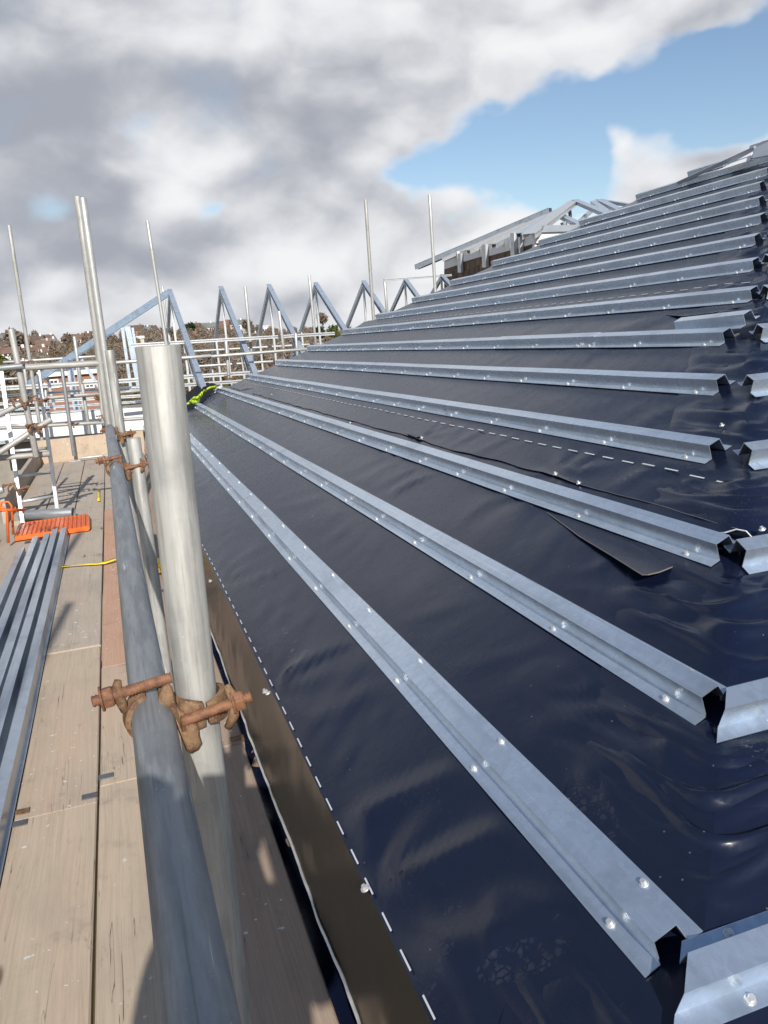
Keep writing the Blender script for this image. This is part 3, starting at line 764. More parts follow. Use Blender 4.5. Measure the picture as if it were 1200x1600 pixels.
# loose flaps of membrane
def flap(pix, lift, label=None):
    pts = []
    n = len(pix)
    for i, (px, py, h) in enumerate(pix):
        u, y = rf(px, py, h); pts.append(R(u, y, h))
    c = sum(pts, Vector()) / n
    m = MB(); m.add(pts, [tuple(range(n))]); m.add([p - RN * .0015 for p in pts], [tuple(range(n))])
    f = m.build('loose_flap', M_mem, roof, recalc=False)
    m = MB()
    for a, b in zip(pts[1:], pts[2:]):
        m.bar(a, b, .0022, .0026, RN)
    if label != 'noedge': m.build('cut_edge', M_edge_dim if label == 'dim' else M_edge, roof, recalc=False)
flap([(1122, 862, .001), (855, 801, .002), (905, 838, .010), (955, 868, .020), (990, 890, .030), (1003, 898, .032), (1012, 898, .031), (1030, 894, .022), (1050, 886, .012), (1068, 877, .002)], 0, 'dim')
flap([(1150, 470, .002), (1040, 492, .004), (1070, 494, .012), (1110, 489, .015), (1140, 482, .01), (1165, 478, .005)], 0, 'dim')
flap([(735, 628, .001), (688, 636, .002), (694, 641, .02), (735, 634, .012)], 0, 'dim')
flap([(395, 622, .002), (345, 612, .003), (358, 612, .03), (372, 611, .022), (386, 607, .02), (395, 607, .006)], 0, 'dim')
flap([(660, 682, .001), (640, 677, .002), (633, 676, .02), (650, 683, .016)], 0, 'dim')
flap([(1060, 790, .004), (1120, 833, .003), (1133, 832, .02), (1150, 827, .028), (1166, 830, .026), (1177, 842, .012), (1178, 846, .004)], 0)
# fixing pins
def pin(u, y, h=0.004, s=1.0):
    m = MB(); p = R(u, y, max(0, fold(u, y)) + h)
    m.path([p, p + RN * .003 * s], [.012 * s, .011 * s], 10); m.path([p + RN * .003 * s, p + RN * .012 * s], [.006 * s, .0055 * s], 6)
    m.build('fixing_screw', M_screw, roof)
for pu, py_ in PINS: pin(pu, py_, .006, .8)
for px, py in ((1130, 670), (1192, 830), (905, 757), (548, 662), (780, 660), (425, 617), (420, 1085)): pin(*rf(px, py), .004, .75)
# ridge flashing and white underside at the apex
def sheet(name, pix, m_, parent, th=.01):
    pts = [R(*rf(px, py, h), h) for px, py, h in pix]; n = len(pts)
    m = MB(); m.add(pts + [p - RN * th for p in pts], [tuple(range(n)), tuple(range(2 * n - 1, n - 1, -1))] + [(i, (i + 1) % n, (i + 1) % n + n, i + n) for i in range(n)])
    return m.build(name, m_, parent)
sheet('ridge_flashing', [(1176, 247, .10), (1178, 232, .12), (1204, 219, .12), (1212, 240, .10)], M_capgrey, roof)
sheet('ridge_flashing', [(1120, 267, .06), (1176, 237, .08), (1170, 251, .06)], M_white, roof)
m = MB(); m.bar(R(*rf(1060, 286, .05), .05), R(*rf(1180, 231, .12), .12), .03, .03, RN); m.build('ridge_bar', M_capgrey, roof)

# ================================================================== STEEL BATTENS
PROF = [(0, .0015), (.028, .0015), (.034, .044), (.0765, .044), (.0825, .0015), (.107, .0015)]
TH = .0016
def hat_rings(orig, ex, ey, ez, prof=PROF, th=TH, jit=None):
    pass
def hat_mesh(mb, place, L0, L1, prof=PROF, th=TH, seg=14, wob=0.0, seed=0):
    """thin folded sheet: outer skin + inner skin + rim, 'place(s, along, h)' maps the profile into the scene"""
    outer = prof; inner = [(a, h - th) for a, h in prof]
    inner[2] = (prof[2][0] + th, prof[2][1] - th); inner[3] = (prof[3][0] - th, prof[3][1] - th)
    inner[1] = (prof[1][0] + th, prof[1][1] - th); inner[4] = (prof[4][0] - th, prof[4][1] - th)
    loop = outer + inner[::-1]
    rings = []
    for i in range(seg + 1):
        al = L0 + (L1 - L0) * i / seg
        w_ = wob * noise.noise(Vector((al * .8, seed * 3.7, 2.0))); w2 = wob * .5 * (noise.noise(Vector((al * 1.3, seed * 1.7, 9.0))) + .6)
        rings.append([place(s + w_, al, h + w2) for s, h in loop])
    mb.rings(rings, closed=True, cap=True, smooth=False)
def screw_mesh():
    m = MB(); m.path([(0, 0, 0), (0, 0, .0025)], [.0085, .0075], 12); m.path([(0, 0, .0025), (0, 0, .0085)], [.0052, .0048], 6)
    o = m.build('screw', M_screw, shift=False); me = o.data; bpy.data.objects.remove(o); return me
SCREW = screw_mesh()
def add_screw(parent, p, nrm, s=1.0):
    o = bpy.data.objects.new('screw', SCREW); C.objects.link(o); o.parent = parent
    o.location = Vector(p) - parent.matrix_basis.translation
    o.rotation_mode = 'QUATERNION'; o.rotation_quaternion = Vector(nrm).to_track_quat('Z', 'Y'); o.scale = (s, s, s)
RB = [2.11, 2.96, 3.94, 5.08, 6.07, 7.02, 7.71, 8.64, 9.59, 10.44, 11.5, 12.5, 13.3, 14.45, 15.3]
LB = [29.9, 29.3, 28.75, 27.7, 26.9, 26.0, 25.15, 24.3, 23.4, 22.5, 21.65, 20.6, 20.0, 19.0, 18.0]
UU = [0, 1.0, 2.0, 2.99, 3.98, 4.95, 6.02, 6.98, 7.96, 8.93, 9.97, 11.0, 12.0, 13.2, 14.1]
BL = ['lowest and nearest long steel batten beside the eave, its open end at the bottom right', 'second long steel batten up from the eave, open end meeting a hip batten', 'third long steel batten up, with a torn black flap hanging out under it', 'fourth long steel batten up, just above the white dashed line', 'fifth long steel batten up, lying nearly level across the picture', 'sixth long steel batten up, with a lapped joint and an offcut on its end', 'seventh long steel batten up, a grey membrane flap under its near end', 'eighth long steel batten up, its far end meeting the tall thin pole', 'ninth long steel batten up from the eave, above the second dashed line', 'tenth long steel batten up, its far end below the seventh truss', 'eleventh long steel batten up, its far end in front of the brick wall', 'twelfth long steel batten up, its far end below the white wall panels', 'thirteenth long steel batten up, far end just right of the bare rafters', 'fourteenth long steel batten up, second from the top of the roof', 'topmost long steel batten, just below the ridge flashing']
for i in range(15):
    u0 = UU[i]; ya, yb = RB[i] * S, LB[i] * S
    bt = empty('steel_batten', R(u0, ya), BL[i], 'roof batten', 'long steel battens screwed across the main roof slope')
    m = MB(); hat_mesh(m, lambda s, al, h: R(u0 + s / S, al, h + .004), ya, yb, seg=46, wob=.003, seed=i)
    m.build('rail', M_hat, bt)
    r_ = random.Random(i); y = ya + .10
    while y < yb - .1:
        add_screw(bt, R(u0 + .013 / S, y, .006), RN, 1.0)
        if i < 7: add_screw(bt, R(u0 + .095 / S, y + .02, .006), RN, 1.0)
        y += .30 if y > ya + 1.2 and i > 9 else .46 + r_.uniform(-.04, .04)
# short battens on the near hip face
for i in range(15):
    u0 = i; x0 = hipx(u0) + [-.042, -.02, .03, .02, .0, .02, .03, .02, .03, .02, .03, .02, .03, .02, .03][i]
    x1 = XR - (x0 - RX0) - .1
    if x1 - x0 < .4: continue
    names = ['lowest', 'second', 'third', 'fourth', 'fifth', 'sixth', 'seventh', 'eighth', 'ninth', 'tenth', 'eleventh', 'twelfth', 'thirteenth', 'fourteenth', 'topmost']
    bt = empty('hip_batten', Hp(x0, u0), f'{names[i]} galvanised batten of the near hip face, cut off at the right picture edge', 'roof batten', 'steel battens on the near hip face')
    mi = .88 if i < 2 else .12
    m = MB(); hat_mesh(m, lambda s, al, h: Hp(al + mi * s * max(0, 1 - (al - x0) / .4), u0, h + .004, s), x0 + (.006 if i < 2 else 0), x1, seg=24, wob=.002, seed=i + 30); m.build('rail', M_hat, bt)
    x = x0 + .14
    while x < min(x1 - .1, x0 + 5):
        add_screw(bt, Hp(x, u0, .006, .013), HN); add_screw(bt, Hp(x + .03, u0, .006, .095), HN); x += .5
# short offcut nested over the end of the sixth batten
ua, ya = rf(1165, 517, .004)
of = empty('batten_offcut', R(ua, ya), 'short offcut of steel batten lying over the near end of the sixth long batten', 'batten offcut')
m = MB(); hat_mesh(m, lambda s, al, h: R(5.20 + s / S + (al - ya) * .05, al, h + .012 + .02 * (1 - (al - ya) / .45)), ya - .02, ya + .42, seg=4); m.build('rail', M_hat, of)
of = empty('batten_splice', R(4.95, 4), 'overlapping splice piece on the sixth long batten with a visible cut edge', 'batten splice')
us_, ys_ = rf(922, 540, .02)
PS = [(-.001, .0045), (.0265, .0045), (.0325, .047), (.078, .047), (.084, .0045), (.108, .0045)]
m = MB(); hat_mesh(m, lambda s, al, h: R(UU[5] + s / S, al, h + .0045), ys_, ys_ + 1.1, prof=PS, seg=5); m.build('rail', M_hat, of)
add_screw(of, R(UU[5] + .013 / S, ys_ + .04, .0095), RN); add_screw(of, R(UU[5] + .013 / S, ys_ + .16, .0095), RN)

# ================================================================== WALKWAY BOARDS
def board(x0, x1, y0, y1, z, m_, label, plates=(), name='scaffold_board', yaw=0.0, plank_h=.038):
    e = empty(name, ((x0 + x1) / 2, y0, z - plank_h), label, 'scaffold board', 'scaffold boards of the walkway')
    mb = MB(); n = max(2, int((y1 - y0) / .25)); rg = random.Random(int(x0 * 1000 + y0 * 77))
    ph = rg.uniform(0, 50); rings = []
    for i in range(n + 1):
        y = y0 + (y1 - y0) * i / n; a = .003 * noise.noise(Vector((y * .9, ph, 0))); b = .003 * noise.noise(Vector((y * .9, ph, 5))); c = .002 * noise.noise(Vector((y * .6, ph, 9)))
        sk = yaw * (y - y0)
        rings.append([Vector((x0 + a + sk, y, z - plank_h)), Vector((x1 + b + sk, y, z - plank_h)), Vector((x1 + b + sk, y, z - .004 + c)), Vector((x1 + b - .004 + sk, y, z + c)), Vector((x0 + a + .004 + sk, y, z + c)), Vector((x0 + a + sk, y, z - .004 + c))])
    mb.rings(rings, cap=True, smooth=False); mb.build('plank', m_, e)
    for yy, sx, mm in plates:     # steel hoop irons nailed over the board ends
        q = MB(); xa = x1 - .045 if sx > 0 else x0 - .002; xb = x1 + .002 if sx > 0 else x0 + .045
        q.box((xa, yy - .014, z + .0005), (xb, yy + .014, z + .0045)); q.box(((xb if sx > 0 else xa) - .001, yy - .014, z - .03), ((xb if sx > 0 else xa) + .001, yy + .014, z + .004))
        q.build('hoop_iron', M_rust if mm == 'r' else M_plate, e)
    return e
M_plate = plain('dull_plate', (.20, .21, .22), .6, .6, .4, 30)
# columns left to right: f, e, a, b, c, d
board(-.985, -.735, 3.3, 6.72, 0, M_wood_grey, 'grey board under the left edge of the steel stack, beside the hatch')
board(-.985, -.735, -1.5, 3.29, 0, M_wood, 'near board hidden under the left half of the steel stack')
board(-.727, -.478, 2.40, 6.72, 0, M_wood_grey, 'board carrying the right half of the steel stack, seen as a strip beside it', [(2.42, 1, 'r')])
board(-.727, -.478, -1.5, 2.39, 0, M_wood, 'near left board whose edge shows past the steel stack at the left frame edge', [(2.37, 1, 'r')])
board(-.470, -.226, 3.90, 7.62, .003, M_wood_grey, 'grey weathered board in the middle of the walkway beside the steel stack', [])
board(-.470, -.226, 2.46, 3.892, -.002, M_wood, 'short board with a plaster-flecked face between two butt joints', [(2.50, 1, 'p'), (2.50, -1, 'r')])
board(-.470, -.226, -1.5, 2.452, 0, M_wood, 'nearest pale board left of the walkway gap, at the bottom left', [(2.43, -1, 'p')])
board(-.727, -.478, 6.73, 11.2, 0, M_wood_grey, 'far grey board behind the orange ribbed plate, striped by ladder shadows')
board(-.985, -.735, 7.4, 11.2, 0, M_wood_grey, 'far left grey board under the foot of the ladder')
board(-.470, -.226, 7.63, 11.2, 0, M_wood_grey, 'far grey board between the dark post and the guard rail end')
board(-.218, .020, 3.6, 7.4, 0, M_wood_red, 'reddish board left of the dark guard rail')
board(-.218, .020, 2.55, 3.592, 0, M_wood, 'short pale board left of the rusty coupler', [(2.60, -1, 'p')])
board(-.218, .020, -1.5, 2.542, 0, M_wood, 'nearest pale board under the guard rail, right of the walkway gap')
board(-.218, .020, 7.41, 11.2, 0, M_wood_grey, 'far pale board leading to the toe board, right of the gap')
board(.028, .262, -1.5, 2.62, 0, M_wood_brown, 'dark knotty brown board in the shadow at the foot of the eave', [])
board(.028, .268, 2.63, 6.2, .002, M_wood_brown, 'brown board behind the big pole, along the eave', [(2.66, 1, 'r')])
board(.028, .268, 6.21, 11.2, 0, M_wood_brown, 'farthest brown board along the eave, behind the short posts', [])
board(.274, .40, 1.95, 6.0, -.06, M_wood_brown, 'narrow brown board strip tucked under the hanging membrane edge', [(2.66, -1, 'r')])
# toe boards
e = empty('toe_board', (-.4, 11.25, 0), 'plywood toe board standing across the far end of the walkway', 'toe board')
m = MB(); m.box((-1.1, 11.22, -.03), (.30, 11.26, .30)); m.build('plank', M_wood, e)
e = empty('toe_board', (-1.0, 9, 0), 'grey toe board on edge beside the dark hatch at the left', 'toe board')
m = MB(); m.box((-1.06, 7.5, -.03), (-1.018, 11.21, .19)); m.build('plank', M_wood_grey, e)
e = empty('edge_board', (-1.05, 3, 0), 'weathered plank on edge along the left of the walkway under the orange handle', 'toe board')
m = MB(); m.box((-1.06, 2.0, -.05), (-1.02, 6.9, .22)); m.build('plank', M_wood_grey, e)
# lower lift seen through the hatch, its shade put into the near-black colour
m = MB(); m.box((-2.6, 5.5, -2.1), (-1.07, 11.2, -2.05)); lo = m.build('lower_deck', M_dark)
tag(lo, 'lower scaffold lift with shade painted into its colour, seen through the open hatch at the left', 'scaffold deck')

# ================================================================== PURLIN STACK
PP = [(0, .003), (.010, .003), (.013, .062), (.052, .062), (.055, .003), (.066, .003)]
sl = ['leftmost', 'second from left', 'middle', 'second from right', 'rightmost']
for i in range(5):
    xa = -.795 + i * .066; ye = [6.02, 6.28, 6.40, 6.46, 6.52][i]
    e = empty('steel_purlin', (xa + .03, 3, 0), f'long dark galvanised hat purlin on the boards at left, {sl[i]} of the five', 'steel purlin', 'galvanised purlins stacked side by side on the walkway')
    m = MB(); hat_mesh(m, lambda s, al, h: Vector((xa + s + .010 * math.sin(i) * (al / 6), al, h + .004 + (.012 if i % 2 else 0))), .55, ye, prof=PP, seg=20, wob=.004, seed=i + 60)
    m.build('rail', M_hatdark, e)

# ================================================================== SCAFFOLD TUBES
TR = 0.02415
GRP = 'galvanised scaffold tubes'
def tube(p, q, label, m_=None, r=TR, name='scaffold_tube', group=GRP, cat='scaffold tube', n=20):
    """open steel tube with a real wall; local Z runs along it"""
    p, q = Vector(p), Vector(q); L = (q - p).length
    mb = MB(); ri = r - .004; k = max(2, int(L / .4))
    def ring(rr, z): return [Vector((rr * math.cos(2 * math.pi * i / n), rr * math.sin(2 * math.pi * i / n), z)) for i in range(n)]
    sd = noise.noise(Vector((p.x * 9, p.y * 7, p.z * 5)))
    def bend(z): return .0025 * math.sin(z * 1.7 + sd * 9) * min(1, L / 3)
    rings = [ring(ri, .12 if L > .4 else L * .4), ring(ri, 0), ring(r - .0008, 0), ring(r, .0012)]
    for i in range(1, k): rings.append([v + Vector((bend(L * i / k), 0, 0)) for v in ring(r, L * i / k)])
    rings += [ring(r, L - .0012), ring(r - .0008, L), ring(ri, L), ring(ri, L - (.12 if L > .4 else L * .4))]
    mb.rings(rings)
    o = mb.build(name, m_ or M_tube, shift=False)
    o.location = p; o.rotation_mode = 'QUATERNION'; o.rotation_quaternion = (q - p).to_track_quat('Z', 'Y')
    return tag(o, label, cat, group)
YS1 = .925
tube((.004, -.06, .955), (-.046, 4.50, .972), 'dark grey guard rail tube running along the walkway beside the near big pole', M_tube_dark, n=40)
S1a, S1b = Vector((.0525, YS1, 1.381)), Vector((.016, YS1 + .02, -.6))
tube(S1b, S1a, 'big pale upright tube in the foreground clamped to the dark guard rail', M_tube, n=48)
s2t = at(203, 685, 2.97)
tube((s2t.x + .012, 2.99, -.6), (s2t.x + .012, 2.97, s2t.z), 'short upright tube clamped to the guard rail behind the big foreground pole', M_tube, n=28)
s3t = at(171, 547, 4.42); 
tube((at(190, 690, 4.42).x, 4.42, -.6), s3t, 'upright tube by the far end of the guard rail, ending level with the horizon', M_tube)
YP = 6.3
b_ = at(172, 660, YP)
tube((b_.x + .03, YP, -.5), at(129, 309, YP), 'tall bright upright tube, tallest at left, rising high into the clouds', M_tube_far)
tube((at(168, 668, YP + .1).x, YP + .12, -.5), at(121, 307, YP + .12), 'duller tall tube standing right behind the tallest bright one', M_tube)
YQ = 11.6
tube((at(68, 700, YQ).x - .01, YQ, -.5), at(14, 352, YQ), 'tall thin upright tube at the far left edge of the sky', M_tube)
tube(at(57, 714, 6.9), at(17, 514, 6.9), 'thick greenish upright post at the left, its top just below the hill', M_tube)
tube((at(233, 400, 11.9).x + .13, 11.9, -.5), at(230, 345, 11.9), 'thin upright tube rising behind the top of the big foreground pole', M_tube_far)
YT = 12.1
tube(at(588, 560, YT), at(571, 312, YT), 'tall thin tube rising right of the truss row, left of its brighter neighbour', M_tube, r=.025)
tube(at(684, 520, YT + .4), at(671, 304, YT + .4), 'tall bright tube just left of the brick wall', M_tube_far, r=.025)
for y_, lab in ((-1.15, 'outer upright tube behind the viewpoint, its thin shadow crossing boards by the stack'), (.72, 'outer upright tube past the left frame edge, its shadow falling by the stack end')):
    tube((-1.06, y_, -1.5), (-1.06, y_, 3.52), lab, M_tube)
# upright tubes along the far end
for a, b, Y, m_, lab in [
    ((95, 564), (116, 712), 11.12, M_tube_dark, 'dark upright tube with a base plate, standing against the plywood toe board'),
    ((116, 526), (128, 612), 12.6, M_tube_far, 'pale upright tube with a bent top, against the woods left of the tallest tube'),
    ((128, 600), (144, 700), 11.7, M_tube, 'upright tube crossing the white board left of the guard rail end'),
    ((150, 537), (165, 700), 11.5, M_tube, 'upright tube with yellow tape just left of the guard rail end'),
    ((383, 448), (396, 585), 13.2, M_tube_far, 'thin pale pole standing between the second and third trusses'),
    ((436, 486), (446, 570), 12.6, M_tube_far, 'pale upright with a rusty clamp right of the third truss'),
    ((353, 533), (359, 605), 12.4, M_tube_far, 'pale upright with a rusty clamp below the second truss'),
    ((462, 521), (466, 575), 12.8, M_tube_far, 'short pale upright at the end of the row, touching the roof edge'),
    ((483, 430), (494, 545), 13.6, M_tube_far, 'thin pole standing in front of the fourth truss'),
    ((601, 440), (606, 500), 13.4, M_tube_far, 'thin pole between the fifth and sixth trusses'),
    ((254, 448), (266, 545), 19.0, M_tube_far, 'faint thin pole behind the apex of the first truss'),
    ((36, 560), (44, 620), 12.9, M_tube_far, 'short white upright behind the thick post at left'),
    ((70, 598), (76, 660), 12.7, M_tube_far, 'short pale upright between the ladder and the dark upright')]:
    tube(at(*b, Y), at(*a, Y), lab, m_, n=12)
# rails across the far end and the left
for a, b, Y, r, m_, lab in [
    ((-30, 578), (58, 570), 6.85, TR, M_tube_dark, 'dark rail tube at the left frame edge, level with the thick post top clamp'),
    ((40, 574), (163, 567), 6.42, TR, M_tube, 'pale rail tube from the thick left post to the tallest bright tube'),
    ((176, 567), (330, 556), 6.42 * 1.0 + 4.9, TR, M_tube_far, 'rail tube emerging right of the short posts behind the big pole'),
    ((330, 557), (484, 545), 12.3, TR, M_tube_far, 'upper scaffold rail passing in front of the second and third trusses'),
    ((300, 549), (505, 537), 16.5, TR, M_tube_far, 'thin distant rail behind the trusses, above the scrub'),
    ((300, 573), (450, 563), 15.5, TR, M_tube_far, 'lowest distant rail behind the second and third trusses'),
    ((5, 566), (162, 556), 16, TR, M_tube_far, 'thin far rail behind the hip truss at left'),
    ((-20, 594), (30, 591), 16, TR, M_tube_far, 'far white rail at the left frame edge in front of the field'),
    ((10, 627), (162, 615), 11.6, TR, M_tube, 'mid height rail with rusty clamps left of the guard rail end'),
    ((182, 614), (232, 609), 11.7, TR, M_tube, 'short visible rail right of the short post, mid height'),
    ((-20, 670), (166, 660), 11.35, TR, M_tube, 'grey rail crossing the lower part of the white board'),
    ((190, 656), (235, 653), 11.35, TR, M_tube, 'grey rail crossing the white board right of the guard rail'),
    ((-30, 718), (78, 709), 7.05, TR, M_tube, 'pale low rail crossing the ladder at left'),
    ((-30, 775), (5, 764), 5.6, TR, M_tube_far, 'pale low rail at the left frame edge above the orange handle'),
    ((-60, 745), (80, 655), 6.95, TR, M_tube, 'diagonal brace tube rising to the right at the left frame edge'),
    ((-40, 668), (50, 622), 7.1, TR, M_tube, 'upper diagonal brace tube at the left frame edge'),
    ((125, 716), (172, 711), 11.0, .016, M_tube_far, 'thin pale tube lying at the foot of the toe board'),
    ]:
    tube(at(*a, Y), at(*b, Y), lab, m_, r, n=14)
# aluminium beams / planks laid across the far end (flat box section)
for a, b, Y, hgt, dp, m_, lab in [
    ((205, 539.5), (522, 521), 13.0, .062, .10, M_alu, 'long white aluminium rail across the trusses at horizon level'),
    ((-20, 608), (226, 593), 12.7, .075, .16, M_alu, 'upper white aluminium beam across the far end of the walkway'),
    ((205, 594), (412, 581), 12.6, .070, .16, M_alu, 'white aluminium beam from the big pole to the hip of the roof'),
    ((205, 607), (385, 595), 12.2, .055, .16, M_alu, 'second white beam just above the black jacket'),
    ((-20, 620), (226, 604), 12.9, .06, .14, M_truss, 'bluish steel beam just under the upper white beam at left'),
    ((-20, 632), (226, 618), 12.8, .05, .14, M_alu, 'thin white beam below the mid height rail at left'),
    ((-20, 642), (226, 627), 12.6, .055, .12, M_truss, 'bluish steel channel above the white board'),
    ((-20, 650), (226, 638), 12.4, .05, .22, M_alu, 'white beam resting just above the wide white board'),
    ((600, 437.5), (705, 430), 16.5, .05, .06, M_alu, 'thin white rail joining the tops of the last two trusses')]:
    p, q = at(*a, Y), at(*b, Y); mb = MB(); d = (q - p).normalized(); hgt *= .8 if m_ is M_alu else .55
    # box section with a groove along the face
    mb.bar(p + Vector((0, 0, hgt * .32)), q + Vector((0, 0, hgt * .32)), dp, hgt * .36); mb.bar(p - Vector((0, 0, hgt * .32)), q - Vector((0, 0, hgt * .32)), dp, hgt * .36)
    mb.bar(p + Vector((0, dp * .12, 0)), q + Vector((0, dp * .12, 0)), dp * .75, hgt * .3)
    tag(mb.build('scaffold_beam', m_), lab, 'scaffold beam', 'beams across the far end')
pa, pb = at(-20, 672, 12.3), at(226, 654, 12.3)
mb = MB(); zz_ = at(110, 644, 12.3).z - at(110, 679, 12.3).z
mb.bar(pa, pb, .05, zz_); tag(mb.build('fascia_board', M_white), 'wide bright white board running across the far end behind the rails', 'fascia board')
# ------------------------------------------------------------------ couplers
def coupler_parts(full=True):
    """double coupler in local space: rail along local Y at the origin, upright along Z at x = +.055"""
    out = []
    r = TR + .0015
    def band(axis, c, a0, a1, w, th=.005, n=26, lump=.0):
        m = MB(); rows = []
        for i in range(n + 1):
            a = a0 + (a1 - a0) * i / n
            ww = w * (1 - .25 * abs(2 * i / n - 1) ** 2)
            for_ = []
            for rr, s in ((r, -1), (r + th, -1), (r + th + lump, 0), (r + th, 1), (r, 1)):
                x, z = rr * math.cos(a), rr * math.sin(a)
                p = Vector((x, s * ww / 2, z)) if axis == 'y' else Vector((x, z, s * ww / 2))
                for_.append(c + p)
            rows.append(for_)
        m.rings(rows, cap=True, smooth=False); return m
    o0 = Vector((0, 0, 0)); o1 = Vector((.0545, 0, 0))
    out.append(('flap', band('y', o0, rad(100), rad(232), .036, .006, 26, .003), M_rust))
    out.append(('flap', band('z', o1, rad(-78), rad(60), .034, .006, 26, .003), M_rust))
    # forged body between the two tubes: a wavy dished plate seen face on
    BP = [(-.019, .030), (-.013, .040), (-.006, .045), (-.002, .036), (-.001, .022), (.002, .012), (.009, .005), (.018, -.002), (.021, -.010), (.020, -.022), (.022, -.034), (.017, -.043), (.008, -.047),
          (.003, -.040), (.001, -.028), (-.003, -.010), (-.008, .002), (-.016, .010), (-.020, .020)]
    m = MB(); nB = len(BP); rows = []
    cxb, czb = .001, -.001
    for k_, (yo, sc_) in enumerate(((.012, .86), (.004, 1.0), (-.004, 1.0), (-.0095, .90), (-.0125, .62), (-.0105, .30))):
        rows.append([Vector((.0275 + cxb + (x - cxb) * sc_, -.0245 + yo + .006 * math.sin(z * 70), czb + (z - czb) * sc_)) for x, z in BP])
    m.rings(rows, cap=True)
    out.append(('body', m, M_rust))
    out.append(('saddle', band('y', o0, rad(-60), rad(72), .040, .005, 12, .004), M_rust))
    out.append(('saddle', band('z', o1, rad(150), rad(275), .040, .005, 12, .004), M_rust))
    def bolt(p, q, thr):
        m = MB(); p, q = Vector(p), Vector(q); d = (q - p); L = d.length; pts = []; rr = []
        n = int(L / .0019)
        for i in range(n + 1):
            s = i / n; pts.append(p + d * s); rr.append(.0058 + (.0014 if (i % 2 and (s < thr or s > .93)) else 0) + (.0008 if thr <= s <= .93 else 0))
        m.path(pts, rr, 10); return m
    def nut(c, ax, s=.0128, h=.012):
        m = MB(); c, ax = Vector(c), Vector(ax).normalized()
        m.path([c - ax * h / 2, c - ax * h * .35, c + ax * h * .35, c + ax * h / 2], [s * .9, s, s, s * .9], 6)
        m.path([c - ax * (h / 2 + .0025), c - ax * h / 2], [s * 1.15, s * 1.15], 12); return m
    z0, y0 = TR + .012, -.008
    out.append(('bolt', bolt((-.064, y0, z0 - .003), (.026, y0, z0 + .008), .70), M_bolt))
    out.append(('nut', nut((-.046, y0, z0 - .001), (1, 0, .1)), M_bolt))
    y1, z1 = -TR - .0125, .004
    out.append(('bolt', bolt((.113, y1, z1 + .010), (.030, y1, z1 - .004), .72), M_bolt))
    out.append(('nut', nut((.097, y1, z1 + .008), (1, 0, .12)), M_bolt))
    ear = MB(); ear.path([(-.030, y0, z0 - .022), (-.034, y0, z0 - .006), (-.036, y0 + .002, z0 + .006), (-.033, y0 + .004, z0 + .016)], [.005, .0065, .0065, .004], 8)
    out.append(('ear', ear, M_rust))
    ear = MB(); ear.path([(.082, y1 + .006, z1 - .026), (.090, y1, z1 - .010), (.092, y1, z1 + .012), (.086, y1 + .004, z1 + .028)], [.005, .0065, .0065, .004], 8)
    out.append(('ear', ear, M_rust))
    return out
def coupler(loc, label, rot=0.0, small=False, first=[None, None]):
    if first[small] is None:
        e = empty('scaffold_coupler', (0, 0, 0), label, 'coupler', 'rusty scaffold couplers')
        for nm, mb, m_ in coupler_parts():
            if small and nm in ('ear', 'saddle'): continue
            mb.build(nm, m_, e)
        first[small] = e
    else:
        e = copy_tree(first[small]); e['label'] = label
    e.location = loc; e.rotation_euler = (0, 0, rot)
    return e
coupler((-.0075, YS1, .956), 'large rusty coupler clamping the big foreground pole to the dark guard rail')
coupler((-.0295, 2.985, .966), 'rusty coupler clamping the short post to the guard rail behind the foreground one')
coupler((s3t.x - .040, 4.40, .94), 'rusty coupler at the far open end of the dark guard rail')
for px, py, Y, rot, lab in [(160, 614, 11.55, 0, 'rusty coupler on the taped upright left of the guard rail end'), (150, 622, 11.45, 1.57, 'rusty coupler below, on the mid height rail left of the guard rail end'),
                            (158, 654, 11.3, 0, 'small rusty coupler where the grey rail meets the taped upright'), (50, 671, 6.85, .8, 'rusty swivel coupler where the diagonal brace meets the thick left post'),
                            (27, 631, 6.85, .5, 'rusty coupler on the upper diagonal brace at left'), (48, 573, 6.8, 0, 'grey brown coupler at the top of the thick left post'),
                            (443, 549, 12.45, 0, 'small rusty coupler right of the third truss'), (357, 591, 12.3, 0, 'small rusty coupler below the second truss, on the white beam'),
                            (55, 627, 6.95, 0, 'dark coupler on the mid height rail beside the thick left post'), (20, 765, 5.9, 0, 'small coupler on the low rail above the orange handle'),
                            (110, 664, 11.2, 0, 'small coupler on the dark upright with base plate')]:
    coupler(at(px, py, Y), lab, rot, True)
# base plate
mb = MB(); p = at(116, 709, 11.1); mb.box((p.x - .07, p.y - .07, 0.004), (p.x + .07, p.y + .07, .012)); tag(mb.build('base_plate', M_alu), 'pale square base plate under the dark upright at the toe board', 'base plate')
# yellow tape on an upright
mb = MB(); p = at(156, 663, 11.5); q = at(155.3, 655, 11.5); p2 = at(155.5, 664.5, 11.5)
c0 = at(155, 664, 11.5); 

# ------------------------------------------------------------------ ladder
lb0, lb1 = onz(36, 817, .0), onz(91, 805, .0)
lt0, lt1 = at(2, 578, 7.55), at(60, 579, 7.55)
e = empty('ladder', (lb0 + lb1) / 2, 'white aluminium ladder standing beside the orange plate at the left of the walkway', 'ladder')
for a, b in ((lb0, lt0), (lb1, lt1)):
    mb = MB(); mb.bar(a, b, .030, .055, (0, 1, 0)); mb.build('stile', M_alu, e)
n = 6
for i in range(1, n):
    t = i / n - .03; mb = MB(); mb.cyl(lb0.lerp(lt0, t), lb1.lerp(lt1, t), .014, 8); mb.build('rung', M_alu, e)
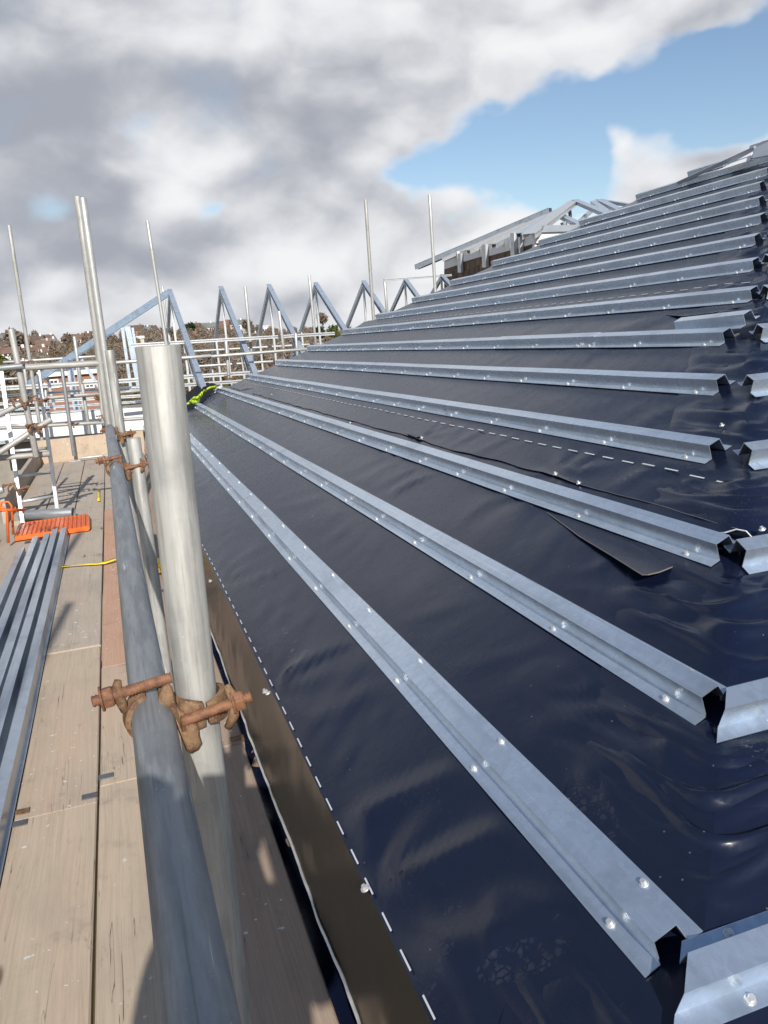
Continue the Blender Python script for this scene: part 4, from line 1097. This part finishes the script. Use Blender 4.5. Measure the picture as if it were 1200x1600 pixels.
# ------------------------------------------------------------------ orange ribbed plate and handle
c1, c2, c3, c4 = onz(22, 838, .05), onz(136, 822, .05), onz(136, 803, .05), onz(48, 812, .05)
e = empty('hatch_cover', (c1 + c3) / 2 - Vector((0, 0, .05)), 'orange ribbed plastic hatch cover lying at the end of the steel purlin stack', 'hatch cover')
mb = MB(); NX = 64; ux = (c2 - c1); uy = (c3 - c2)
def pl(s, t, z): 
    p = c1 + ux * s + uy * t; return Vector((p.x, p.y, z))
top = [[pl(i / NX, t, .048 + .007 * (1 if (i % 4) in (1, 2) else -1) * (0.0 if t in (0, 1) else 1)) for i in range(NX + 1)] for t in (0, .04, .96, 1)]
mb.rings(top, closed=False, smooth=False); mb.rings([[pl(i / NX, t, .012) for i in range(NX + 1)] for t in (0, 1)], closed=False, smooth=False)
for t in (0, 1): mb.rings([[pl(i / NX, t, z) for i in range(NX + 1)] for z in (.012, .048)], closed=False, smooth=False)
for s in (0, 1): mb.rings([[pl(s, t, z) for t in (0, .04, .96, 1)] for z in (.012, .048)], closed=False, smooth=False)
mb.build('ribbed_plate', M_orange, e)
mb = MB(); mb.path([pl(0, 1, .03), pl(.25, 1, .034), pl(.6, 1, .034), pl(1, 1, .03), pl(1.01, .9, .03), pl(1.01, .1, .03), pl(1, 0, .03)], .018, 8); mb.build('rim', M_orange, e)
e = empty('orange_guard', at(14, 815, 6.6), 'orange tubular handle frame leaning at the left edge above the ribbed cover', 'hatch guard')
mb = MB(); mb.path([at(13, 848, 6.4), at(11, 800, 6.4), at(6, 793, 6.4), at(-8, 796, 6.4)], .010, 10); mb.build('hoop', M_orange, e)
mb = MB(); mb.path([at(21, 835, 6.75), at(18, 790, 6.75), at(13, 784, 6.75), at(2, 785, 6.75), at(1, 800, 6.75)], .009, 10); mb.build('hoop', M_orange, e)
mb = MB(); mb.path([at(-5, 797, 6.5), at(14, 797, 6.5), at(37, 797, 6.7)], .012, 8); mb.path([at(23, 796.5, 6.6), at(25, 796.5, 6.6)], .024, 8); mb.path([at(35, 797, 6.7), at(37, 797, 6.7)], .026, 8); mb.build('latch', M_orange, e)
# dark tube lying behind the cover
tube(onz(32, 806, .05), onz(115, 801, .05), 'dark tube lying on the boards behind the orange ribbed cover', M_tube_dark, r=.045)
# ------------------------------------------------------------------ yellow strap
def strip(pts, wdt, nm, m_, label, cat, parent=None):
    mb = MB(); rows = []
    for i, p in enumerate(pts):
        d = (pts[min(i + 1, len(pts) - 1)] - pts[max(0, i - 1)]).normalized(); s = d.cross(Vector((0, 0, 1))).normalized()
        tw = .5 * math.sin(i * 1.1); n_ = s * math.cos(tw) + Vector((0, 0, 1)) * math.sin(tw) * .6
        rows.append([p - n_ * wdt / 2 + Vector((0, 0, .008)), p + n_ * wdt / 2 + Vector((0, 0, .008)), p + n_ * wdt / 2 + Vector((0, 0, .011)), p - n_ * wdt / 2 + Vector((0, 0, .011))])
    mb.rings(rows, cap=True); return mb
sp = [onz(97, 887, .01), onz(115, 886, .006), onz(132, 884, .012), onz(152, 883, .008), onz(165, 881, .012), onz(176, 877, .02), onz(188, 873, .03), onz(205, 872, .03), onz(225, 880, .02), onz(240, 884, .03)]
e = empty('yellow_strap', sp[4], 'yellow strap lying across the boards and looped behind the guard rail', 'strap')
strip(sp, .030, '', None, '', '').build('band', M_yellow, e)
mb = MB(); lp = [onz(237, 884, .03), onz(246, 876, .06), onz(252, 877, .07), onz(253, 890, .05), onz(240, 893, .03), onz(238, 886, .05), onz(248, 882, .04)]
mb.path(lp, .020, 6); mb.build('loop', M_yellow, e)
sp = [onz(154.5, y, .006) for y in (766, 772, 778, 784)]
tag(strip(sp, .022, '', None, '', '').build('yellow_strap', M_yellow), 'short end of yellow strap caught in the gap between the far boards', 'strap')
# ------------------------------------------------------------------ jacket
def cloth_lump(pix, m_, nm, parent, seed, puff=.05, base=.02):
    """crumpled cloth draped over the slope inside a photo outline"""
    pts = [rf(px, py, .02) for px, py in pix]
    mb = MB(); n = len(pts); cu_ = sum(p[0] for p in pts) / n; cy_ = sum(p[1] for p in pts) / n
    rows = []; K = 9; sub = []
    for i in range(n):
        a, b = pts[i], pts[(i + 1) % n]
        for s in (0, .33, .66): sub.append((a[0] + (b[0] - a[0]) * s, a[1] + (b[1] - a[1]) * s))
    for k in range(K + 1):
        t = 1 - k / K; row = []
        for (u, y) in sub:
            uu, yy = cu_ + (u - cu_) * t, cy_ + (y - cy_) * t
            hh = base + puff * (1 - t ** 2.2) ** .6 + .05 * noise.noise(Vector((uu * S * 9, yy * 5, seed))) * (1 - t ** 3) + .03 * noise.noise(Vector((uu * S * 22, yy * 11, seed + 3)))
            row.append(R(uu, yy, max(.004, hh if t < .99 else .004)))
        rows.append(row)
    mb.rings(rows, cap=False); return mb.build(nm, m_, parent)
e = empty('jacket', R(*rf(315, 620, .0)), 'crumpled black jacket with bright yellow hi-vis trim, lying on the far corner of the roof', 'jacket')
cloth_lump([(281, 634), (292, 622), (306, 612), (322, 603), (334, 601), (345, 604), (337, 609), (325, 617), (313, 628), (300, 636), (284, 643)], M_jacket, 'body', e, 3, .10)
def trim(pix, wd, m_, nm):
    pts = [R(*rf(px, py, h), h) for px, py, h in pix]; mb = MB(); rows = []
    fine = []
    for a, b in zip(pts, pts[1:]):
        for s in range(4): fine.append(a.lerp(b, s / 4))
    fine.append(pts[-1])
    for i, p in enumerate(fine):
        w_ = wd * (.8 + .5 * noise.noise(Vector((i * .6, 1, 1)))); k = RN * (.02 * noise.noise(Vector((i * .9, 4, 2))))
        up = Vector((cP * .4, -.5, .75)).normalized()
        rows.append([p - up * w_ + k, p + k + Vector((-.02, -.02, 0)), p + up * w_ + k, p + k + Vector((.02, .02, 0))])
    mb.rings(rows, cap=True); mb.build(nm, m_, e)
trim([(283, 636, .10), (297, 629, .13), (302, 622, .17), (311, 621, .17), (315, 615, .18), (324, 608, .19), (338, 604, .14)], .032, M_hivis, 'hivis_trim')
trim([(299, 625, .15), (304, 628, .13), (310, 626, .13)], .05, M_hivis, 'hivis_trim')
trim([(336, 609, .10), (341, 606, .10), (347, 606, .09)], .03, M_white, 'reflective_patch')

# ================================================================== ROOF TRUSSES
ap = [(265, 455), (345, 450), (420, 447), (493, 444), (568, 441), (633, 437), (690, 431)]
lowp = [(311, 587), (396, 577), (471, 548), (541, 520), (604, 495), (657, 470), (712, 455)]
YA = 15.0
tn = ['first', 'second', 'third', 'fourth', 'fifth', 'sixth', 'seventh']
td = ['carrying the long hip chord at left', 'between two thin poles', 'with a clamped upright at its right foot', 'with a reddish bare tree behind it', 'crossed by the tall thin tube', 'joined at its top by a thin white rail', 'partly hidden by the tall bright tube']
for i, (a, b) in enumerate(zip(ap, lowp)):
    A = at(*a, YA + (1.5 if i > 4 else 0)); r = ray(*b); y = A.x * r.y / r.x; Bq = EYE + r * (y / r.y)
    dz = (A.z - Bq.z) / (A.y - Bq.y); yn = A.y - 4.6; Bn = Vector((A.x, yn, A.z - dz * 4.6)); Bf = Vector((A.x, A.y + 4.4, A.z - dz * 4.4))
    e = empty('roof_truss', (A.x, A.y, Bn.z), f'{tn[i]} galvanised roof truss from the left, {td[i]}', 'roof truss', 'row of galvanised steel roof trusses')
    def chan(p, q, a_, b_, up=(0, 0, 1), nm='top_chord'):
        mb = MB(); p, q = Vector(p), Vector(q); d = (q - p).normalized(); sx = d.cross(Vector(up)).normalized(); u = sx.cross(d).normalized()
        t_ = .006     # C section: web + two lipped flanges
        mb.bar(p + u * (b_ / 2), q + u * (b_ / 2), a_, t_, up); mb.bar(p - u * (b_ / 2), q - u * (b_ / 2), a_, t_, up)
        mb.bar(p - sx * (a_ / 2 - t_ / 2), q - sx * (a_ / 2 - t_ / 2), t_, b_ - t_ - .001, up)
        mb.bar(p + sx * (a_ / 2 - t_ / 2) + u * (b_ / 2 - .014), q + sx * (a_ / 2 - t_ / 2) + u * (b_ / 2 - .014), t_, .02, up)
        return mb.build(nm, M_alu if nm == 'web' else M_truss, e)
    chan(A, Bn, .080, .075); chan(A - Vector((0, 0, .03)), Bf, .050, .075)
    chan(Bn, Bf, .06, .07, nm='bottom_chord')
    chan((A.x, A.y + .02, A.z - .08), (A.x, A.y + .02, Bn.z + .04), .034, .034, (0, 1, 0), 'web')
    for yy in (A.y - 1.6, A.y + 1.5):
        zt_ = A.z - dz * abs(yy - A.y) - .05
        chan((A.x, yy, zt_), (A.x, yy, Bn.z + .04), .034, .034, (0, 1, 0), 'web')
    chan((A.x, A.y - 1.6, A.z - dz * 1.6 - .06), (A.x, A.y - 3.0, Bn.z + .05), .04, .04, (1, 0, 0), 'web')
    for yy in (A.y - 2.7, A.y + 2.7):
        zt_ = A.z - dz * abs(yy - A.y) - .05
        chan((A.x, yy, zt_), (A.x, yy, Bn.z + .04), .03, .03, (0, 1, 0), 'web')
# long hip chord with its posts
e = empty('hip_truss', at(120, 640, YA), 'long sloping blue steel hip chord with double posts at the left of the truss row', 'roof truss')
p, q = at(262, 457, YA - .15), at(36, 606, YA - .6)
mb = MB(); mb.bar(p, q, .07, .095); mb.bar(p - Vector((0, 0, .07)), q - Vector((0, 0, .07)), .12, .008); mb.build('hip_chord', M_hip, e)
for a, b, wd in [((107, 563), (122, 650), .11), ((119, 560), (132, 642), .05), ((191, 512), (205, 610), .05), ((199, 510), (219, 612), .09), ((207, 512), (224, 612), .04), ((126, 560), (158, 610), .05), ((74, 590), (86, 640), .04), ((59, 600), (66, 640), .04)]:
    mb = MB(); pa_, pb_ = at(*a, YA - .35), at(*b, YA - .35); mb.bar(pa_, pb_, wd, .05, (0, 1, 0)); mb.bar(pa_ + Vector((wd * .3, -.03, 0)), pb_ + Vector((wd * .3, -.03, 0)), wd * .25, .02, (0, 1, 0)); mb.build('post', M_truss, e)
# building under the trusses
p = at(-60, 640, 13.2)
e = empty('unfinished_block', (2, 15, GZ), 'unfinished block below the row of steel trusses, mostly hidden behind rails', 'building')
mb = MB(); mb.box((-2.2, 13.2, GZ), (6.2, 19.3, .12)); mb.build('wall', M_render, e)
mb = MB(); mb.box((-2.3, 13.1, .125), (6.3, 13.3, .20)); mb.build('wall_plate', M_truss, e)

# ================================================================== BRICK UPPER BLOCK (right)
A0 = at(693, 440, 24.0); dirw = Vector((-.249, -1, 0)).normalized()
def wallpt(px, py, off=0.0):
    """point on the vertical wall plane through A0 along dirw"""
    nrm = Vector((dirw.y, -dirw.x, 0)); 
    if nrm.x > 0: nrm = -nrm
    r = ray(px, py); o = A0 + nrm * off; return EYE + r * ((o - EYE).dot(nrm) / r.dot(nrm))
nw = Vector((dirw.y, -dirw.x, 0)); nw = -nw if nw.x > 0 else nw
e = empty('brick_block', (A0.x, A0.y, GZ), 'brick upper block with white panels and bare steel rafters, behind the roof at right', 'building')
a, b = wallpt(693, 420), wallpt(836, 372)
def quad_wall(pix, th, off, nm, m_):
    f_ = [wallpt(px, py, off) for px, py in pix]; bk = [p - nw * th for p in f_]; n = len(f_)
    mb = MB(); mb.add(f_ + bk, [tuple(range(n)), tuple(range(2 * n - 1, n - 1, -1))] + [(k, (k + 1) % n, (k + 1) % n + n, k + n) for k in range(n)])
    return mb.build(nm, m_, e)
quad_wall([(694, 418), (836, 376), (836, 470), (694, 500)], .3, 0, 'wall', M_brick)
for pix in ([(694, 402), (714, 393), (715, 414), (694, 421)], [(719, 393), (755, 383), (755, 400), (721, 410)], [(760, 382), (797, 371), (797, 391), (761, 401)], [(802, 370), (836, 364), (836, 380), (803, 390)]):
    quad_wall(pix, .06, .012, 'white_panel', M_white)
E1 = wallpt(836, 376)
p1, p2, p3, p4 = E1, at(900, 361, E1.y + .3), at(896, 350, E1.y + .3), wallpt(838, 364)
def slab(pts, th, nm, m_, d=Vector((0, 1, 0))):
    n = len(pts); mb = MB(); mb.add(pts + [p + d * th for p in pts], [tuple(range(n)), tuple(range(2 * n - 1, n - 1, -1))] + [(k, (k + 1) % n, (k + 1) % n + n, k + n) for k in range(n)]); return mb.build(nm, m_, e)
slab([at(835, 388, E1.y), at(905, 378, E1.y), at(890, 361, E1.y), at(840, 364, E1.y)], .1, 'white_panel', M_white)
slab([at(846, 363, E1.y - .05), at(902, 361, E1.y - .05), at(901, 351, E1.y - .05), at(851, 352, E1.y - .05)], .12, 'lintel', M_capgrey)
for px, y0, y1, wd in ((717, 396, 426, 5), (755.5, 382, 418, 6), (800, 364, 403, 6), (811, 362, 396, 2.5)):
    quad_wall([(px - wd / 2, y0), (px + wd / 2, y0), (px + wd / 2 + .6, y1), (px - wd / 2 + .6, y1)], .07, .09, 'stud', M_alu)
APX = at(897, 313, 19.0)
def rafter(pa, pb, wd, dp, m_=None): 
    mb = MB(); d = (Vector(pb) - Vector(pa)).normalized(); up = Vector((0, 0, 1)); sx = d.cross(up).normalized(); u = sx.cross(d).normalized()
    mb.bar(pa, pb, wd, .012); 
    for s in (-1, 1): mb.bar(Vector(pa) + sx * s * wd * .42 - u * dp / 2, Vector(pb) + sx * s * wd * .42 - u * dp / 2, .012, dp - .014)
    return mb.build('rafter', m_ or M_alu, e)
rafter(at(650, 414, 25.0), APX + Vector((0, 1.2, .0)), .16, .16, M_hatdark)
for px, py, ex, ey in ((692, 404, 820, 348), (731, 391, 853, 335), (771, 381, 872, 327)):
    rafter(wallpt(px, py, .35), at(ex, ey, 20.0), .13, .10)
rafter(wallpt(826, 365, .3), APX, .26, .10, M_alu)
rafter(wallpt(812, 364, .15), at(885, 320, 19.6), .16, .10, M_truss)
for pa, pb, wd in (((898, 314, 19), (950, 336, 15), .16), ((871, 335, 17.5), (906, 352, 15), .16), ((889, 321, 19), (891, 338, 18.5), .08), ((904, 348, 16), (930, 324, 20), .08), ((880, 347, 16), (882, 354, 16), .12)):
    mb = MB(); mb.bar(at(*pa), at(*pb), wd, .08); mb.build('strut', M_truss, e)
# second small hip frame farther right
e = empty('small_roof_frame', at(950, 330, 23), 'small bare steel roof frame with dark sheeting just above the roof line at right', 'roof frame')
for pa, pb, wd in (((927, 316, 23), (937, 312, 23), .12), ((936, 313, 23), (985, 321, 21), .16), ((936, 313, 23), (972, 331, 20), .22), ((927, 316, 23), (950, 333, 20), .18)):
    mb = MB(); mb.bar(at(*pa), at(*pb), wd, .09); mb.build('strut', M_truss, e)
slab([at(929, 317, 22.6), at(950, 324, 22.3), at(956, 331, 22.2), at(941, 333, 22.3)], .04, 'dark_sheet', M_dark)

# ================================================================== PHOTOGRAPHER (behind the camera; casts the shadow at the bottom)
_fw = Vector((cr.y * -1, cr.x, 0)).normalized(); _rt = Vector((_fw.y, -_fw.x, 0))
def cf(r_, f_, u_): return EYE + _rt * r_ + _fw * f_ + Vector((0, 0, u_ + .036))
def person():
    J = {}; V = []; Ed = []; Rr = []
    def j(n, p, r, par=None, ry=None):
        J[n] = len(V); V.append(Vector(p)); Rr.append((r, ry or r))
        if par: Ed.append((J[par], J[n]))
    bx, by = -.135, -.42
    j('pelvis', (bx, by, .82), .145, None, .11)
    j('waist', (bx, by, .98), .135, 'pelvis', .10); j('chest', (bx, by + .0, 1.16), .172, 'waist', .12); j('collar', (bx, by + .01, 1.30), .10, 'chest', .085)
    j('neck', (bx, by + .02, 1.38), .052, 'collar'); 
    for s, n in ((-1, 'l'), (1, 'r')):
        j('hip' + n, (bx + s * .09, by, .76), .095, 'pelvis'); j('knee' + n, (bx + s * .12, by + .03, .44), .062, 'hip' + n); j('ankle' + n, (bx + s * .13, by - .02, .10), .045, 'knee' + n)
        j('toe' + n, (bx + s * .14, by + .14, .055), .042, 'ankle' + n)
        j('sho' + n, (bx + s * .165, by, 1.285), .062, 'collar'); j('elb' + n, (bx + s * .185, by + .08, 1.08), .046, 'sho' + n); j('wri' + n, cf(s * .105 - .05, -.135, -.09), .033, 'elb' + n)
        j('palm' + n, cf(s * .070 - .036, -.080, -.030), .034, 'wri' + n)
    e = empty('person', (bx, by, 0), 'person behind the viewpoint holding up a phone, casting the shadow on the boards', 'person')
    me = bpy.data.meshes.new('body'); me.from_pydata([v - Vector((bx, by, 0)) for v in V], Ed, [])
    o = bpy.data.objects.new('body', me); C.objects.link(o); o.parent = e; me.materials.append(M_navy)
    sk = o.modifiers.new('skin', 'SKIN'); sk.use_smooth_shade = True
    for i, rr in enumerate(Rr): me.skin_vertices[0].data[i].radius = rr
    me.skin_vertices[0].data[0].use_root = True
    ss = o.modifiers.new('sub', 'SUBSURF'); ss.levels = 2; ss.render_levels = 2
    hd = MB(); c = Vector((bx, by + .03, 1.50)); rows = []
    for i in range(15):
        t = math.pi * i / 14; z = math.cos(t); rr = math.sin(t); row = []
        for k in range(20):
            a = 2 * math.pi * k / 20; x = .076 * rr * math.cos(a); y = .097 * rr * math.sin(a)
            if z < -.2: x *= 1 + .35 * (z + .2); y *= 1 + .15 * (z + .2)
            fy = math.sin(a) > .85
            if fy and -.25 < z < .1: y += .022 * (1 - abs(z + .08) * 3)      # nose
            if fy and -.62 < z < -.5: y += .006                                 # mouth
            if .1 < z < .3 and .35 < abs(math.cos(a)) < .6 and math.sin(a) > 0: y -= .008   # eye sockets
            row.append(c + Vector((x, y, z * .118)))
        rows.append(row)
    hd.rings(rows)
    for s in (-1, 1): hd.path([c + Vector((s * .074, .0, -.03)), c + Vector((s * .084, -.008, .0)), c + Vector((s * .078, -.01, .03))], [.008, .014, .009], 8)
    hd.build('head', M_skin, e)
    hr = MB(); rows = []
    for i in range(9):
        t = math.pi * .55 * i / 8; row = []
        for k in range(20):
            a = 2 * math.pi * k / 20; f = 1.0 if math.sin(a) < .3 or t < .9 else .93
            row.append(c + Vector((.083 * math.sin(t) * math.cos(a) * f, .103 * math.sin(t) * math.sin(a) * f - .006, .126 * math.cos(t))))
        rows.append(row)
    hr.rings(rows); hr.build('hair', M_hair, e)
    # hands: palm from the skinned arm, five separate bent fingers each
    for s in (-1, 1):
        hm = MB(); o_ = -.036
        for f in range(4):
            u_ = .004 - f * .018; L = (.055, .062, .058, .046)[f]
            hm.path([cf(s * .078 + o_, -.075, u_), cf(s * .080 + o_, -.060 + L * .2, u_ + .002), cf(s * .060 + o_, -.044 + L * .1, u_ + .002), cf(s * .042 + o_, -.046, u_)], [.0105, .0095, .0085, .0065], 8)
        hm.path([cf(s * .068 + o_, -.085, -.015), cf(s * .052 + o_, -.075, .004), cf(s * .038 + o_, -.070, .012), cf(s * .028 + o_, -.068, .016)], [.012, .0105, .009, .007], 8)
        hm.build('fingers', M_skin, e)
    return e
M_navy = plain('navy_clothing', (.02, .025, .05), .9)
M_skin = plain('skin', (.55, .33, .24), .5, 0, .1)
M_hair = plain('brown_hair', (.04, .025, .015), .7)
person()
e = empty('phone', cf(0, -.055, -.05), 'dark phone held up in both hands behind the viewpoint', 'phone')
M = Matrix.Translation(cf(-.022, -.055, -.04)) @ Matrix(((_rt.x, _fw.x, 0, 0), (_rt.y, _fw.y, 0, 0), (0, 0, 1, 0), (0, 0, 0, 1))) @ Matrix.Rotation(rad(-12), 4, 'X')
mb = MB(); mb.box((-.037, -.004, -.09), (.037, .004, .06), M); mb.build('case', M_dark, e, bevel=.003)
mb = MB(); mb.box((-.034, -.0055, -.085), (.034, -.0045, .055), M); mb.build('screen', M_glass, e)
